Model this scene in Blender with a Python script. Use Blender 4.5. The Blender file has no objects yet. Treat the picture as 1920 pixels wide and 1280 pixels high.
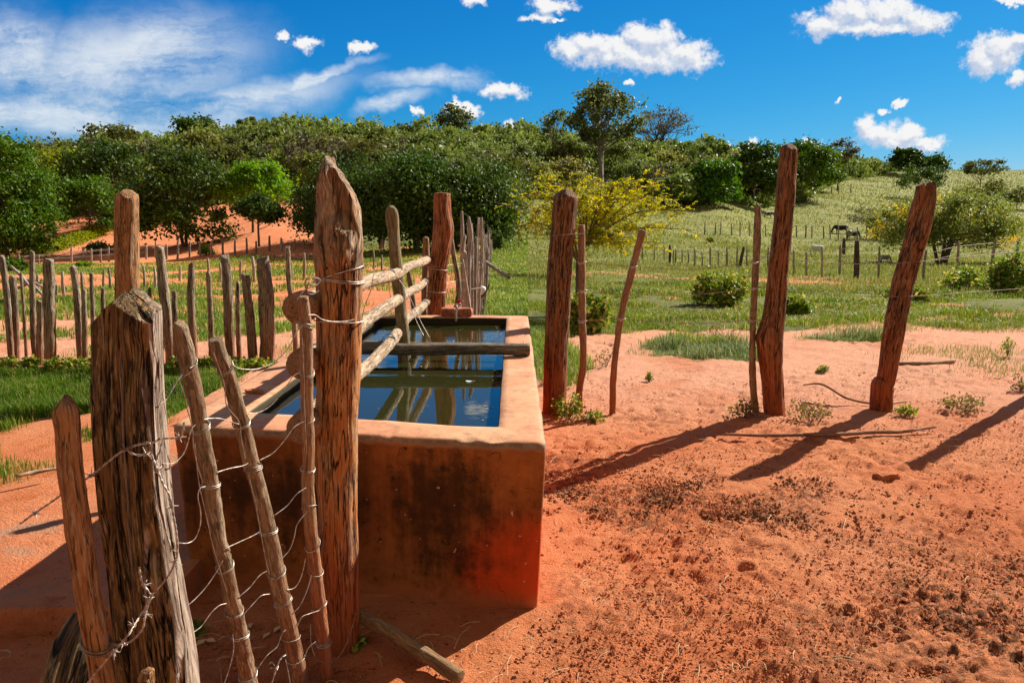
import bpy, math, random
import numpy as np
from math import radians as R, sin, cos, pi

# ------------------------------------------------------------------ camera, sky, sun, exposure
S = bpy.context.scene
COL = S.collection
F = 1464.0; PITCH = math.atan(240.0 / F); CAMZ = 1.6
cd = bpy.data.cameras.new("camera"); cam = bpy.data.objects.new("camera", cd); COL.objects.link(cam)
cam.location = (0, 0, CAMZ); cam.rotation_euler = (pi / 2 - PITCH, 0, 0)
cd.sensor_width = 36; cd.lens = 36 * F / 1920; cd.clip_start = 0.05; cd.clip_end = 6000
S.camera = cam
S.view_settings.view_transform = 'Standard'; S.view_settings.look = 'None'
S.view_settings.gamma = 1; S.view_settings.use_curve_mapping = False
S.view_settings.exposure = 1.0
SUN_AZ, SUN_EL = R(47.5), R(35.3)
sl = bpy.data.lights.new("sun", 'SUN'); sl.energy = 4.3; sl.angle = R(0.5); sl.color = (1, 0.93, 0.82)
sun = bpy.data.objects.new("sun", sl); COL.objects.link(sun)
sun.rotation_euler = (pi / 2 - SUN_EL, 0, -SUN_AZ)
sun.rotation_euler = (-(pi / 2 - SUN_EL), 0, -SUN_AZ)
import time; T0 = time.time()
S.cycles.max_bounces = 6; S.cycles.diffuse_bounces = 3; S.cycles.transparent_max_bounces = 8

FWD = np.array([0, cos(PITCH), -sin(PITCH)]); UPV = np.array([0, sin(PITCH), cos(PITCH)])
def ray(px, py):
    return FWD + np.array([(px - 960) / F, 0, 0]) - UPV * ((py - 640) / F)
def P(px, py, Y):
    d = ray(px, py); return np.array([0, 0, CAMZ]) + d * (Y / d[1])
def Pz(px, py, z):
    d = ray(px, py); return np.array([0, 0, CAMZ]) + d * ((z - CAMZ) / d[2])

# ---- node helpers
class NT:
    def __init__(s, tree): s.t = tree; s.n = tree.nodes; s.l = tree.links
    def new(s, typ, **kw):
        n = s.n.new(typ)
        for k, v in kw.items(): setattr(n, k, v)
        return n
    def put(s, sock, v):
        if v is None: return
        if isinstance(v, bpy.types.NodeSocket): s.l.new(v, sock)
        else: sock.default_value = v
    def m(s, op, a, b=None, c=None, clamp=False):
        n = s.new('ShaderNodeMath', operation=op); n.use_clamp = clamp
        for i, v in enumerate((a, b, c)): s.put(n.inputs[i], v)
        return n.outputs[0]
    def vm(s, op, a, b=None, out=0):
        n = s.new('ShaderNodeVectorMath', operation=op); s.put(n.inputs[0], a)
        if b is not None:
            if op == 'SCALE': s.put(n.inputs['Scale'], b)
            else: s.put(n.inputs[1], b)
        return n.outputs[out]
    def noise(s, vec, scale, detail=3, rough=0.5, dist=0.0, color=False):
        n = s.new('ShaderNodeTexNoise'); s.put(n.inputs['Vector'], vec)
        n.inputs['Scale'].default_value = scale; n.inputs['Detail'].default_value = detail
        n.inputs['Roughness'].default_value = rough; n.inputs['Distortion'].default_value = dist
        return n.outputs['Color' if color else 'Fac']
    def ss(s, v, a, b, lo=0.0, hi=1.0):
        n = s.new('ShaderNodeMapRange', interpolation_type='SMOOTHSTEP'); s.put(n.inputs[0], v)
        n.inputs[1].default_value = a; n.inputs[2].default_value = b
        n.inputs[3].default_value = lo; n.inputs[4].default_value = hi
        return n.outputs[0]
    def mix(s, f, a, b, mode='MIX'):
        n = s.new('ShaderNodeMix', data_type='RGBA', blend_type=mode)
        s.put(n.inputs[0], f)
        for i, v in ((6, a), (7, b)):
            if isinstance(v, tuple) and len(v) == 3: v = (*v, 1)
            s.put(n.inputs[i], v)
        return n.outputs[2]
    def attr(s, name, out='Fac'):
        n = s.new('ShaderNodeAttribute', attribute_name=name); return n.outputs[out]
    def obj(s): return s.new('ShaderNodeTexCoord').outputs['Object']
    def sep(s, v):
        n = s.new('ShaderNodeSeparateXYZ'); s.put(n.inputs[0], v); return n.outputs
    def comb(s, x, y, z):
        n = s.new('ShaderNodeCombineXYZ')
        for i, v in enumerate((x, y, z)): s.put(n.inputs[i], v)
        return n.outputs[0]

# ---- world: physical sky with clouds placed by direction
W = bpy.data.worlds.new("World"); S.world = W; W.use_nodes = True
wn = NT(W.node_tree); wn.n.clear()
sky = wn.new('ShaderNodeTexSky', sky_type='NISHITA'); sky.sun_disc = False
sky.sun_elevation = SUN_EL; sky.sun_rotation = SUN_AZ; sky.altitude = 600; sky.air_density = 1.0
sky.dust_density = 0.25; sky.ozone_density = 2.5
gen = wn.new('ShaderNodeTexCoord').outputs['Generated']
sx, sy, sz = wn.sep(gen)
ysafe = wn.m('MAXIMUM', sy, 0.05)
u = wn.m('DIVIDE', sx, ysafe); v = wn.m('DIVIDE', sz, ysafe)
uv = wn.comb(u, v, 0.0)
ahead = wn.ss(sy, 0.06, 0.25)
def uvof(px, py):
    d = ray(px, py); return d[0] / d[1], d[2] / d[1]
CL = [(1075, 92, 52, 22), (1105, 82, 45, 24), (1150, 104, 90, 30), (1195, 70, 40, 26), (1235, 80, 52, 36), (1290, 108, 56, 34), (1220, 112, 90, 28),
      (1545, 45, 56, 26), (1600, 22, 66, 34), (1665, 22, 66, 34), (1730, 42, 60, 26), (1640, 52, 110, 18),
      (1840, 108, 44, 36), (1880, 95, 44, 38), (1915, 78, 30, 22), (1622, 240, 24, 26), (1650, 254, 46, 24), (1705, 254, 40, 26), (1735, 268, 46, 15), (1675, 268, 60, 15),
      (945, 172, 46, 16), (925, 170, 26, 13), (850, 200, 26, 14), (878, 206, 25, 17), (1035, 10, 46, 15), (1010, 32, 30, 9), (1045, 36, 20, 6), (578, 82, 32, 14), (680, 92, 26, 12),
      (890, 8, 24, 12), (778, 205, 12, 9), (1413, 272, 14, 14), (1520, 276, 24, 12), (1355, 272, 14, 8), (1910, 146, 22, 16), (1900, 2, 34, 9),
      (1573, 188, 7, 6), (1185, 157, 13, 8), (1690, 198, 18, 8), (1662, 212, 10, 7), (530, 72, 12, 9), (200, 248, 60, 14), (958, 246, 18, 14), (2080, 60, 90, 50), (-150, 120, 140, 40)]
grp = bpy.data.node_groups.new("cloud_field", 'ShaderNodeTree')
grp.interface.new_socket("V", in_out='INPUT', socket_type='NodeSocketVector')
grp.interface.new_socket("F", in_out='OUTPUT', socket_type='NodeSocketFloat')
g = NT(grp); gi = g.new('NodeGroupInput'); go = g.new('NodeGroupOutput')
cur = None
for (px, py, a, b) in CL:
    cu, cv = uvof(px, py)
    d = g.vm('SUBTRACT', gi.outputs[0], (cu, cv, 0)); d = g.vm('MULTIPLY', d, (F / a, F / b, 0))
    L = g.m('SUBTRACT', 1.0, g.vm('LENGTH', d, out=1))
    cur = L if cur is None else g.m('SMOOTH_MAX', cur, L, 0.25)
g.l.new(cur, go.inputs[0])
wa = wn.noise(uv, 34, 4, 0.62, color=True)
warp = wn.vm('SCALE', wn.vm('SUBTRACT', wa, (0.5, 0.5, 0.5)), 0.036)
wuv = wn.vm('ADD', uv, warp)
def field(vec, vec0):
    gn = wn.new('ShaderNodeGroup'); gn.node_tree = grp; wn.put(gn.inputs[0], vec)
    nz = wn.noise(vec0, 60, 7, 0.66)
    return wn.m('ADD', gn.outputs[0], wn.m('MULTIPLY', wn.m('SUBTRACT', nz, 0.52), 1.5))
D0 = field(wuv, uv)
off = (0.004, 0.009, 0)
D1 = field(wn.vm('ADD', wuv, off), wn.vm('ADD', uv, off))
alpha = wn.m('MULTIPLY', wn.ss(D0, -0.10, 0.50), ahead)
lit = wn.ss(wn.m('SUBTRACT', D0, D1), -0.34, 0.40)
ccol = wn.mix(lit, (2.7, 3.1, 3.9), (4.6, 4.6, 4.6))
# thin high cirrus
CI = [(230, 130, 340, 120, -8), (90, 200, 260, 60, -6), (420, 190, 330, 46, -7), (40, 90, 120, 120, 0), (60, 330, 300, 70, 0),
      (590, 148, 150, 16, -12), (810, 160, 150, 22, -3), (745, 196, 90, 18, -8), (330, 235, 280, 60, 3)]
ci = None; cuv = wn.vm('ADD', uv, wn.vm('SCALE', wn.vm('SUBTRACT', wn.noise(uv, 5.5, 5, 0.6, color=True), (0.5, 0.5, 0.5)), 0.10))
for (px, py, a, b, ang) in CI:
    cu, cv = uvof(px, py)
    mp = wn.new('ShaderNodeMapping', vector_type='TEXTURE'); wn.put(mp.inputs[0], cuv)
    mp.inputs[1].default_value = (cu, cv, 0); mp.inputs[2].default_value = (0, 0, R(-ang)); mp.inputs[3].default_value = (a / F, b / F, 1)
    L = wn.m('SUBTRACT', 1.0, wn.vm('LENGTH', mp.outputs[0], out=1), clamp=True)
    ci = L if ci is None else wn.m('MAXIMUM', ci, L)
mp = wn.new('ShaderNodeMapping'); wn.put(mp.inputs[0], uv); mp.inputs[2].default_value = (0, 0, R(-12)); mp.inputs[3].default_value = (3.0, 17, 1)
st = wn.noise(wn.vm('ADD', mp.outputs[0], wn.vm('SCALE', wa, 0.35)), 1.7, 9, 0.68, 0.3)
st2 = wn.noise(uv, 6.5, 5, 0.6, 0.4)
cf = wn.m('MULTIPLY', wn.ss(ci, 0.0, 0.85), wn.ss(wn.m('ADD', st, wn.m('MULTIPLY', st2, 0.55)), 0.46, 0.98))
cf = wn.m('MULTIPLY', wn.m('MULTIPLY', cf, 0.92), ahead)
r0_, g0_, b0_ = wn.sep(sky.outputs[0])
skyc = wn.comb(wn.m('MINIMUM', wn.m('MULTIPLY', wn.m('POWER', wn.m('DIVIDE', r0_, 4.03), 2.5), 0.17), 5.0), wn.m('MINIMUM', wn.m('MULTIPLY', g0_, 0.278), 5.0), wn.m('MINIMUM', wn.m('MULTIPLY', wn.m('POWER', wn.m('DIVIDE', b0_, 6.74), 0.65), 3.25), 5.5))
c1 = wn.mix(cf, skyc, (3.9, 4.2, 4.5)); c2 = wn.mix(alpha, c1, ccol)
fill_veil = wn.m('MULTIPLY', wn.ss(wn.m('ADD', wn.m('SUBTRACT', sy, wn.m('MULTIPLY', sz, 0.35)), wn.m('MULTIPLY', wn.m('SUBTRACT', wn.noise(gen, 2.2, 4, 0.6), 0.5), 0.5)), -0.15, 0.42, 1, 0), 0.92)  # unseen cloud veil behind and overhead, added as warm fill for camera-facing shade
c2 = wn.mix(fill_veil, c2, (1.40, 1.15, 0.86))
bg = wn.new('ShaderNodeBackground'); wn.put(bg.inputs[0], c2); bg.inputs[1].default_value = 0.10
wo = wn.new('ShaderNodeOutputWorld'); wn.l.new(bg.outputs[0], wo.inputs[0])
W.cycles.sampling_method = 'MANUAL'; W.cycles.sample_map_resolution = 1024

# ------------------------------------------------------------------ generic helpers
rng = np.random.default_rng(7); random.seed(7)
def vnoise(p, seed=0):
    p = np.asarray(p, float); i = np.floor(p).astype(np.int64); f = p - i; f = f * f * (3 - 2 * f)
    def h(ix, iy, iz):
        n = (ix * 374761393 + iy * 668265263 + iz * 2147483647 + seed * 1274126177) & 0x7fffffff
        n = ((n ^ (n >> 13)) * 1274126177) & 0x7fffffff
        n = ((n ^ (n >> 16)) * 668265263) & 0x7fffffff
        return ((n ^ (n >> 15)) & 0xffff) / 32767.5 - 1
    r = 0
    for a in (0, 1):
        for b in (0, 1):
            for c in (0, 1):
                w = (f[..., 0] if a else 1 - f[..., 0]) * (f[..., 1] if b else 1 - f[..., 1]) * (f[..., 2] if c else 1 - f[..., 2])
                r = r + w * h(i[..., 0] + a, i[..., 1] + b, i[..., 2] + c)
    return r
def fbm(p, oct=4, seed=0, gain=0.5):
    r = 0; a = 1; p = np.asarray(p, float)
    for o in range(oct):
        r = r + a * vnoise(p * (2.03 ** o) + o * 17.3, seed + o); a *= gain
    return r
def n2(x, y, s, oct=3, seed=0):
    return fbm(np.stack([np.asarray(x) * s, np.asarray(y) * s, np.zeros_like(np.asarray(x, float)) + 0.37], -1), oct, seed)
def sst(x, a, b):
    t = np.clip((x - a) / (b - a), 0, 1); return t * t * (3 - 2 * t)

def mesh_np(name, V, faces, attrs=None, smooth=True):
    me = bpy.data.meshes.new(name); V = np.ascontiguousarray(V, dtype=np.float32)
    faces = [np.asarray(f, np.int32) for f in faces if len(f)]
    me.vertices.add(len(V)); me.vertices.foreach_set('co', V.ravel())
    nl = sum(f.size for f in faces); nf = sum(len(f) for f in faces)
    me.loops.add(nl); me.polygons.add(nf)
    me.loops.foreach_set('vertex_index', np.concatenate([f.ravel() for f in faces]))
    tot = np.concatenate([np.full(len(f), f.shape[1], np.int32) for f in faces])
    st = np.zeros(nf, np.int32); st[1:] = np.cumsum(tot)[:-1]
    me.polygons.foreach_set('loop_start', st)
    try: me.polygons.foreach_set('loop_total', tot)
    except Exception: pass
    me.polygons.foreach_set('use_smooth', np.full(nf, smooth))
    for k, (typ, arr) in (attrs or {}).items():
        a = me.attributes.new(k, typ, 'POINT')
        a.data.foreach_set('vector' if typ == 'FLOAT_VECTOR' else 'value', np.ascontiguousarray(arr, dtype=np.float32).ravel())
    me.update(calc_edges=True); me.validate()
    return me
def link(name, me, mat=None, parent=None, loc=None):
    o = bpy.data.objects.new(name, me); COL.objects.link(o)
    if mat is not None and me is not None and not me.materials: me.materials.append(mat)
    if parent is not None: o.parent = parent
    if loc is not None: o.location = loc
    return o
def tag(o, label=None, cat=None, group=None, kind=None):
    if label: o['label'] = label
    if cat: o['category'] = cat
    if group: o['group'] = group
    if kind: o['kind'] = kind
    return o
def empty(name, loc=(0, 0, 0)):
    o = bpy.data.objects.new(name, None); COL.objects.link(o); o.location = [float(c) for c in loc]; return o

class Geo:
    """collects pieces that become ONE mesh"""
    def __init__(s): s.V = []; s.Q = []; s.T = []; s.A = []; s.n = 0
    def add(s, V, Q=None, T=None, A=None):
        V = np.asarray(V, float).reshape(-1, 3); s.V.append(V)
        if Q is not None and len(Q): s.Q.append(np.asarray(Q) + s.n)
        if T is not None and len(T): s.T.append(np.asarray(T) + s.n)
        s.A.append(V.copy() if A is None else np.asarray(A, float)); s.n += len(V)
    def mesh(s, name, smooth=True, origin=None):
        V = np.concatenate(s.V)
        if origin is not None: V = V - np.asarray(origin, float)
        f = []
        if s.Q: f.append(np.concatenate(s.Q))
        if s.T: f.append(np.concatenate(s.T))
        return mesh_np(name, V, f, {'wc': ('FLOAT_VECTOR', np.concatenate(s.A))}, smooth)

def spline(pts, step):
    """Catmull-Rom through rows of pts (any number of columns)"""
    pts = np.asarray(pts, float)
    if len(pts) == 2: pts = np.array([pts[0], (pts[0] + pts[1]) / 2, pts[1]])
    E = np.vstack([2 * pts[0] - pts[1], pts, 2 * pts[-1] - pts[-2]]); out = []
    for i in range(len(pts) - 1):
        p0, p1, p2, p3 = E[i:i + 4]; n = max(2, int(np.linalg.norm((p2 - p1)[:3]) / step) + 1)
        t = np.linspace(0, 1, n, endpoint=False)[:, None]
        out.append(0.5 * (2 * p1 + (p2 - p0) * t + (2 * p0 - 5 * p1 + 4 * p2 - p3) * t ** 2 + (3 * p1 - p0 - 3 * p2 + p3) * t ** 3))
    out.append(pts[-1:]); return np.vstack(out)

def tube(geo, pts, rad, seg=8, step=0.05, rough=0.0, grain=0.0, seed=0, prof=None, bulges=(), cuts=(), caps=True, nub=0.0, twist=0.0, hook=None, smoothpath=True):
    pts = np.asarray(pts, float); rad = np.broadcast_to(np.asarray(rad, float), (len(pts),))
    Q = np.column_stack([pts, rad])
    Q = spline(Q, step) if smoothpath else Q
    C = Q[:, :3]; rr = np.maximum(Q[:, 3], 1e-4)
    T = np.gradient(C, axis=0); T /= np.linalg.norm(T, axis=1)[:, None] + 1e-12
    ref = np.array([0, -1.0, 0]) if abs(T[0][1]) < 0.8 else np.array([0, 0, 1.0])
    N = np.zeros_like(T)
    n = ref - T[0] * np.dot(ref, T[0]); n /= np.linalg.norm(n); N[0] = n
    for i in range(1, len(T)):
        n = N[i - 1] - T[i] * np.dot(N[i - 1], T[i]); N[i] = n / (np.linalg.norm(n) + 1e-12)
    B = np.cross(T, N)
    s = np.concatenate([[0], np.cumsum(np.linalg.norm(np.diff(C, axis=0), axis=1))])
    if caps:
        cf = [0.93, 0.78, 0.5, 0.22]
        C = np.vstack([C, np.repeat(C[-1:], 4, 0)]); T = np.vstack([T, np.repeat(T[-1:], 4, 0)]); N = np.vstack([N, np.repeat(N[-1:], 4, 0)]); B = np.vstack([B, np.repeat(B[-1:], 4, 0)])
        rr = np.concatenate([rr, rr[-1] * np.array(cf)]); s = np.concatenate([s, s[-1] + rr[-len(cf) - 1] * (1 - np.array(cf)) * 0.4])
        C = C.copy(); C[-4:] += T[-1] * (rr[-5] * np.array([0.03, 0.07, 0.1, 0.11]))[:, None]
    m = len(C); th = np.linspace(0, 2 * pi, seg, endpoint=False)
    TH = th[None, :] + twist * s[:, None]
    ct, sn = np.cos(TH), np.sin(TH)
    k = np.ones((m, seg))
    if prof is not None: k = k * prof(np.broadcast_to(th[None, :], (m, seg)), np.broadcast_to(s[:, None], (m, seg)))
    r0 = float(np.median(rr)); sc_ = np.ones(m)
    if caps: sc_[-4:] = cf
    wc = np.stack([np.cos(th)[None, :] * r0 * sc_[:, None], np.sin(th)[None, :] * r0 * sc_[:, None], s[:, None] + 0 * th[None, :]], -1) + seed * 3.7
    if rough: k = k + rough * fbm(wc / r0 * np.array([0.9, 0.9, 0.45]), 3, seed)
    if grain:
        g1 = fbm(wc / r0 * np.array([4.5, 4.5, 0.32]), 3, seed + 5)
        g2 = vnoise(wc / r0 * np.array([2.2, 2.2, 0.12]), seed + 9)
        k = k + grain * (0.6 * g1 - 1.6 * np.exp(-(g2 / 0.07) ** 2))
    if nub: k = k + nub * np.maximum(0, vnoise(wc / r0 * np.array([1.1, 1.1, 0.7]), seed + 21) - 0.45) * 2
    for (sb, tb, sz, amp) in bulges:
        dth = (th[None, :] - tb + pi) % (2 * pi) - pi
        k = k + amp * np.exp(-((s[:, None] - sb) / sz) ** 2 - (dth / max(0.5, sz / r0 * 0.9)) ** 2)
    V = C[:, None, :] + (rr[:, None] * k)[..., None] * (ct[..., None] * N[:, None, :] + sn[..., None] * B[:, None, :])
    ax = T[-1]
    for (pt, nn) in cuts:
        nn = np.asarray(nn, float); nn = nn / np.linalg.norm(nn); d = (V - np.asarray(pt)) @ nn
        V = np.where((d > 0)[..., None], V - (ax * (d / float(ax @ nn))[..., None] if float(ax @ nn) > 0.42 else nn * d[..., None]), V)
    if hook is not None: V = hook(V, TH, s, C)
    idx = np.arange(m * seg).reshape(m, seg)
    a = idx[:-1]; b = np.roll(a, -1, 1); c2_ = np.roll(idx[1:], -1, 1); d2_ = idx[1:]
    q = np.stack([a, b, c2_, d2_], -1).reshape(-1, 4)
    VV = V.reshape(-1, 3); A = wc.reshape(-1, 3); tri = []
    if caps:
        top = VV[-seg:].mean(0); bot = C[0]; k0 = len(VV)
        VV = np.vstack([VV, top, bot]); A = np.vstack([A, A[-1], A[0]])
        i = np.arange(seg); j = (i + 1) % seg
        tri = np.vstack([np.stack([idx[-1][i], idx[-1][j], np.full(seg, k0)], -1), np.stack([idx[0][j], idx[0][i], np.full(seg, k0 + 1)], -1)])
    geo.add(VV, q, tri if len(tri) else None, A)

def box(geo, c, s, rot=None, jit=0.0, seed=0, n=4, rnd=0.1):
    """rounded, slightly irregular block"""
    lin = np.linspace(-1, 1, n + 1); U, Vv = np.meshgrid(lin, lin, indexing='ij')
    for ax in range(3):
        for sg in (-1, 1):
            p = np.zeros((n + 1, n + 1, 3)); p[..., ax] = sg; p[..., (ax + 1) % 3] = U; p[..., (ax + 2) % 3] = Vv
            q = p.reshape(-1, 3); L = np.linalg.norm(q, axis=1)[:, None]
            sh = np.abs(q).copy(); sh = np.minimum(sh, 1)
            rr_ = q * (1 - rnd * np.maximum(0, L - 1.25))
            w = rr_ * np.asarray(s) / 2
            if jit: w = w + jit * np.stack([vnoise(q * 1.7 + 9, seed), vnoise(q * 1.7 + 19, seed), vnoise(q * 1.7 + 29, seed)], -1)
            if rot is not None: w = w @ np.asarray(rot).T
            w = w + np.asarray(c)
            I = np.arange((n + 1) ** 2).reshape(n + 1, n + 1)
            f = np.stack([I[:-1, :-1], I[1:, :-1], I[1:, 1:], I[:-1, 1:]], -1).reshape(-1, 4)
            if sg < 0: f = f[:, ::-1]
            geo.add(w, f)
def rotz(a): return np.array([[cos(a), -sin(a), 0], [sin(a), cos(a), 0], [0, 0, 1]])
def roty(a): return np.array([[cos(a), 0, sin(a)], [0, 1, 0], [-sin(a), 0, cos(a)]])
def rotx(a): return np.array([[1, 0, 0], [0, cos(a), -sin(a)], [0, sin(a), cos(a)]])

def leaf_quads(C, size, elong=1.7, up=0.4, out=None, r=rng):
    n = len(C); size = np.broadcast_to(size, (n,))
    N = r.normal(size=(n, 3)); N[:, 2] += up
    if out is not None: N += out
    N /= np.linalg.norm(N, axis=1)[:, None]; A = np.cross(N, r.normal(size=(n, 3))); A /= np.linalg.norm(A, axis=1)[:, None]; B = np.cross(N, A)
    a = A * (size * elong * .5)[:, None]; b = B * (size * .5)[:, None]; fold = N * (size * .12)[:, None]
    V = np.stack([C - a, C + b + fold, C + a, C - b + fold], 1)
    return V
def quads_mesh(name, V, tint, ):
    n = len(V); I = np.arange(n * 4).reshape(n, 4)
    return mesh_np(name, V.reshape(-1, 3), [I], {'tint': ('FLOAT', np.repeat(tint, 4))}, smooth=False)
# ------------------------------------------------------------------ materials
def mat_new(name):
    m = bpy.data.materials.new(name); m.use_nodes = True; t = NT(m.node_tree); t.n.clear()
    o = t.new('ShaderNodeOutputMaterial'); b = t.new('ShaderNodeBsdfPrincipled'); t.l.new(b.outputs[0], o.inputs[0])
    b.inputs['Specular IOR Level'].default_value = 0.3
    return m, t, b, o
def bump(t, b, h, strength, dist):
    n = t.new('ShaderNodeBump'); n.inputs['Strength'].default_value = strength; n.inputs['Distance'].default_value = dist
    t.put(n.inputs['Height'], h); t.l.new(n.outputs[0], b.inputs['Normal'])
def wood(name, dark, mid, light, ro=0.8, sc=1.0, crack=1.0, stain=None, stain_amt=0.0, red_foot=0.0, bstr=0.9, vary=0.0, moss=None, pale_side=False, head=None):
    m, t, b, o = mat_new(name)
    wc = t.attr('wc', 'Vector')
    mp = t.vm('MULTIPLY', wc, (85 * sc, 85 * sc, 6.5 * sc)); n1 = t.noise(mp, 1.0, 6, 0.68)
    mp2 = t.vm('MULTIPLY', wc, (230 * sc, 230 * sc, 22 * sc)); n2_ = t.noise(mp2, 1.0, 4, 0.7)
    big = t.noise(t.vm('MULTIPLY', wc, (16, 16, 6)), 1.0, 5, 0.68)
    c = t.mix(t.ss(n1, 0.36, 0.56), dark, mid); c = t.mix(t.m('MULTIPLY', t.ss(n2_, 0.47, 0.62), t.ss(big, 0.38, 0.58)), c, light)
    if stain is not None:
        c = t.mix(t.m('MULTIPLY', t.ss(big, 0.50, 0.60), stain_amt), c, stain)
    if moss is not None:
        bl = t.noise(t.vm('MULTIPLY', wc, (30, 30, 14)), 1.0, 4, 0.7); c = t.mix(t.ss(bl, 0.53, 0.62), c, moss)
    if vary:
        oi = t.new('ShaderNodeObjectInfo'); h = t.new('ShaderNodeHueSaturation'); t.put(h.inputs['Color'], c)
        h.inputs['Saturation'].default_value = 0.9; t.put(h.inputs['Value'], t.m('ADD', 1 - vary, t.m('MULTIPLY', oi.outputs['Random'], 2 * vary))); c = h.outputs[0]
    ck = t.noise(t.vm('MULTIPLY', wc, (38 * sc, 38 * sc, 2.6 * sc)), 1.0, 4, 0.6, 0.15)
    ckm = t.m('MULTIPLY', t.ss(t.m('ABSOLUTE', t.m('SUBTRACT', ck, 0.5)), 0.0, 0.016, 1, 0), crack)
    sk = t.noise(t.vm('MULTIPLY', wc, (13 * sc, 13 * sc, 0.9 * sc)), 1.0, 3, 0.6, 0.1)
    skm = t.m('MULTIPLY', t.ss(t.m('ABSOLUTE', t.m('SUBTRACT', sk, 0.47)), 0.0, 0.007, 1, 0), min(1, crack * 1.2)); ckm = t.m('MAXIMUM', ckm, skm)
    c = t.mix(ckm, c, tuple(x * 0.12 for x in dark))
    if red_foot:
        pos = t.new('ShaderNodeNewGeometry').outputs['Position']; z = t.sep(pos)[2]
        zf = t.m('ADD', z, t.m('MULTIPLY', t.m('SUBTRACT', big, 0.5), 0.9))
        c = t.mix(t.m('MULTIPLY', t.ss(zf, 0.05, 0.75, 1, 0), red_foot), c, (0.42, 0.10, 0.028))
    t.put(b.inputs['Base Color'], c); b.inputs['Roughness'].default_value = ro
    h = t.m('ADD', n1, t.m('MULTIPLY', n2_, 0.5)); h = t.m('SUBTRACT', h, t.m('MULTIPLY', ckm, 1.4))
    bump(t, b, h, min(1, bstr * 1.15), 0.013)
    if head is not None:
        pz_ = t.sep(t.new('ShaderNodeNewGeometry').outputs['Position'])[2]; hc = t.mix(t.ss(n1, 0.36, 0.56), (0.05, 0.03, 0.016), (0.36, 0.24, 0.13)); hc = t.mix(t.m('MULTIPLY', t.ss(n2_, 0.47, 0.62), t.ss(big, 0.42, 0.56)), hc, (0.56, 0.45, 0.32))
        c = t.mix(t.m('MULTIPLY', t.ss(t.m('ADD', pz_, t.m('MULTIPLY', t.m('SUBTRACT', big, 0.5), 0.35)), head - 0.03, head + 0.05), 0.8), c, hc); t.put(b.inputs['Base Color'], c)
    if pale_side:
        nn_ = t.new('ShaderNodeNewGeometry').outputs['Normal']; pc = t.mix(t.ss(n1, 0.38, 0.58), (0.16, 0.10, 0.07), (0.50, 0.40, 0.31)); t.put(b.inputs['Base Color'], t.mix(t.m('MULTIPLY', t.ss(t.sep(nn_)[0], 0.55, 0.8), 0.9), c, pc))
    return m
M = {}
M['center'] = wood('split_post_wood', (0.13, 0.045, 0.012), (0.58, 0.23, 0.062), (0.72, 0.47, 0.25), red_foot=0.85, stain=(0.24, 0.15, 0.09), stain_amt=0.5, sc=0.8, head=1.40)
M['knot'] = wood('knot_wood', (0.05, 0.035, 0.022), (0.27, 0.19, 0.11), (0.5, 0.42, 0.32), sc=1.3, crack=1)
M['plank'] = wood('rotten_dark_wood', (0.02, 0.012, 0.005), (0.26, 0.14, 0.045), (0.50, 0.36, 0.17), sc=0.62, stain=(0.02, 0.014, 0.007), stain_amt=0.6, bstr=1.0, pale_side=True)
M['palewood'] = wood('pale_split_wood', (0.22, 0.15, 0.11), (0.50, 0.40, 0.32), (0.65, 0.58, 0.5), sc=0.9)
M['stick'] = wood('mottled_bark', (0.10, 0.06, 0.03), (0.33, 0.21, 0.11), (0.52, 0.43, 0.32), sc=1.5, crack=0.35, moss=(0.17, 0.13, 0.07), bstr=0.6, red_foot=0.3)
M['stickor'] = wood('orange_bark', (0.18, 0.08, 0.035), (0.42, 0.22, 0.10), (0.55, 0.42, 0.28), sc=1.4, crack=0.3, red_foot=0.7, stain=(0.22, 0.14, 0.08), stain_amt=0.5, bstr=0.6)
M['peg'] = wood('worn_peg_wood', (0.17, 0.07, 0.022), (0.50, 0.24, 0.085), (0.62, 0.45, 0.27), sc=0.8, crack=0.6, stain=(0.30, 0.12, 0.04), stain_amt=0.5)
M['red'] = wood('red_heartwood', (0.16, 0.045, 0.015), (0.42, 0.13, 0.045), (0.55, 0.30, 0.16), sc=0.6, crack=0.8, red_foot=0.4)
M['brown'] = wood('dark_red_brown_wood', (0.045, 0.020, 0.008), (0.30, 0.125, 0.042), (0.52, 0.34, 0.19), sc=0.7, crack=1, red_foot=0.8, stain=(0.10, 0.055, 0.025), stain_amt=0.6)
M['olive'] = wood('olive_bark', (0.08, 0.055, 0.02), (0.27, 0.20, 0.09), (0.42, 0.34, 0.2), sc=1.2, crack=0.2, moss=(0.16, 0.13, 0.06), bstr=0.5, red_foot=0.2)
M['rail'] = wood('peeled_pole_wood', (0.26, 0.14, 0.07), (0.52, 0.37, 0.23), (0.74, 0.62, 0.46), sc=0.9, crack=0.5, bstr=0.8, moss=(0.46, 0.28, 0.15))
M['log'] = wood('wet_log_bark', (0.06, 0.05, 0.03), (0.20, 0.16, 0.10), (0.36, 0.31, 0.23), sc=0.9, crack=0.4, bstr=0.6)
M['stake'] = wood('grey_stake_wood', (0.07, 0.045, 0.025), (0.36, 0.26, 0.15), (0.56, 0.47, 0.35), sc=0.9, crack=0.9, red_foot=0.55, vary=0.25)
M['stakefar'] = wood('grey_post_wood', (0.16, 0.12, 0.09), (0.36, 0.29, 0.22), (0.5, 0.43, 0.35), sc=0.5, crack=0.3, vary=0.35)
M['stakedark'] = wood('charred_post_wood', (0.02, 0.016, 0.012), (0.07, 0.055, 0.04), (0.15, 0.12, 0.09), sc=0.5, crack=0.3)
M['bark'] = wood('tree_bark', (0.05, 0.035, 0.022), (0.15, 0.11, 0.08), (0.26, 0.21, 0.16), sc=0.12, crack=0.0, bstr=0.3)
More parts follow.
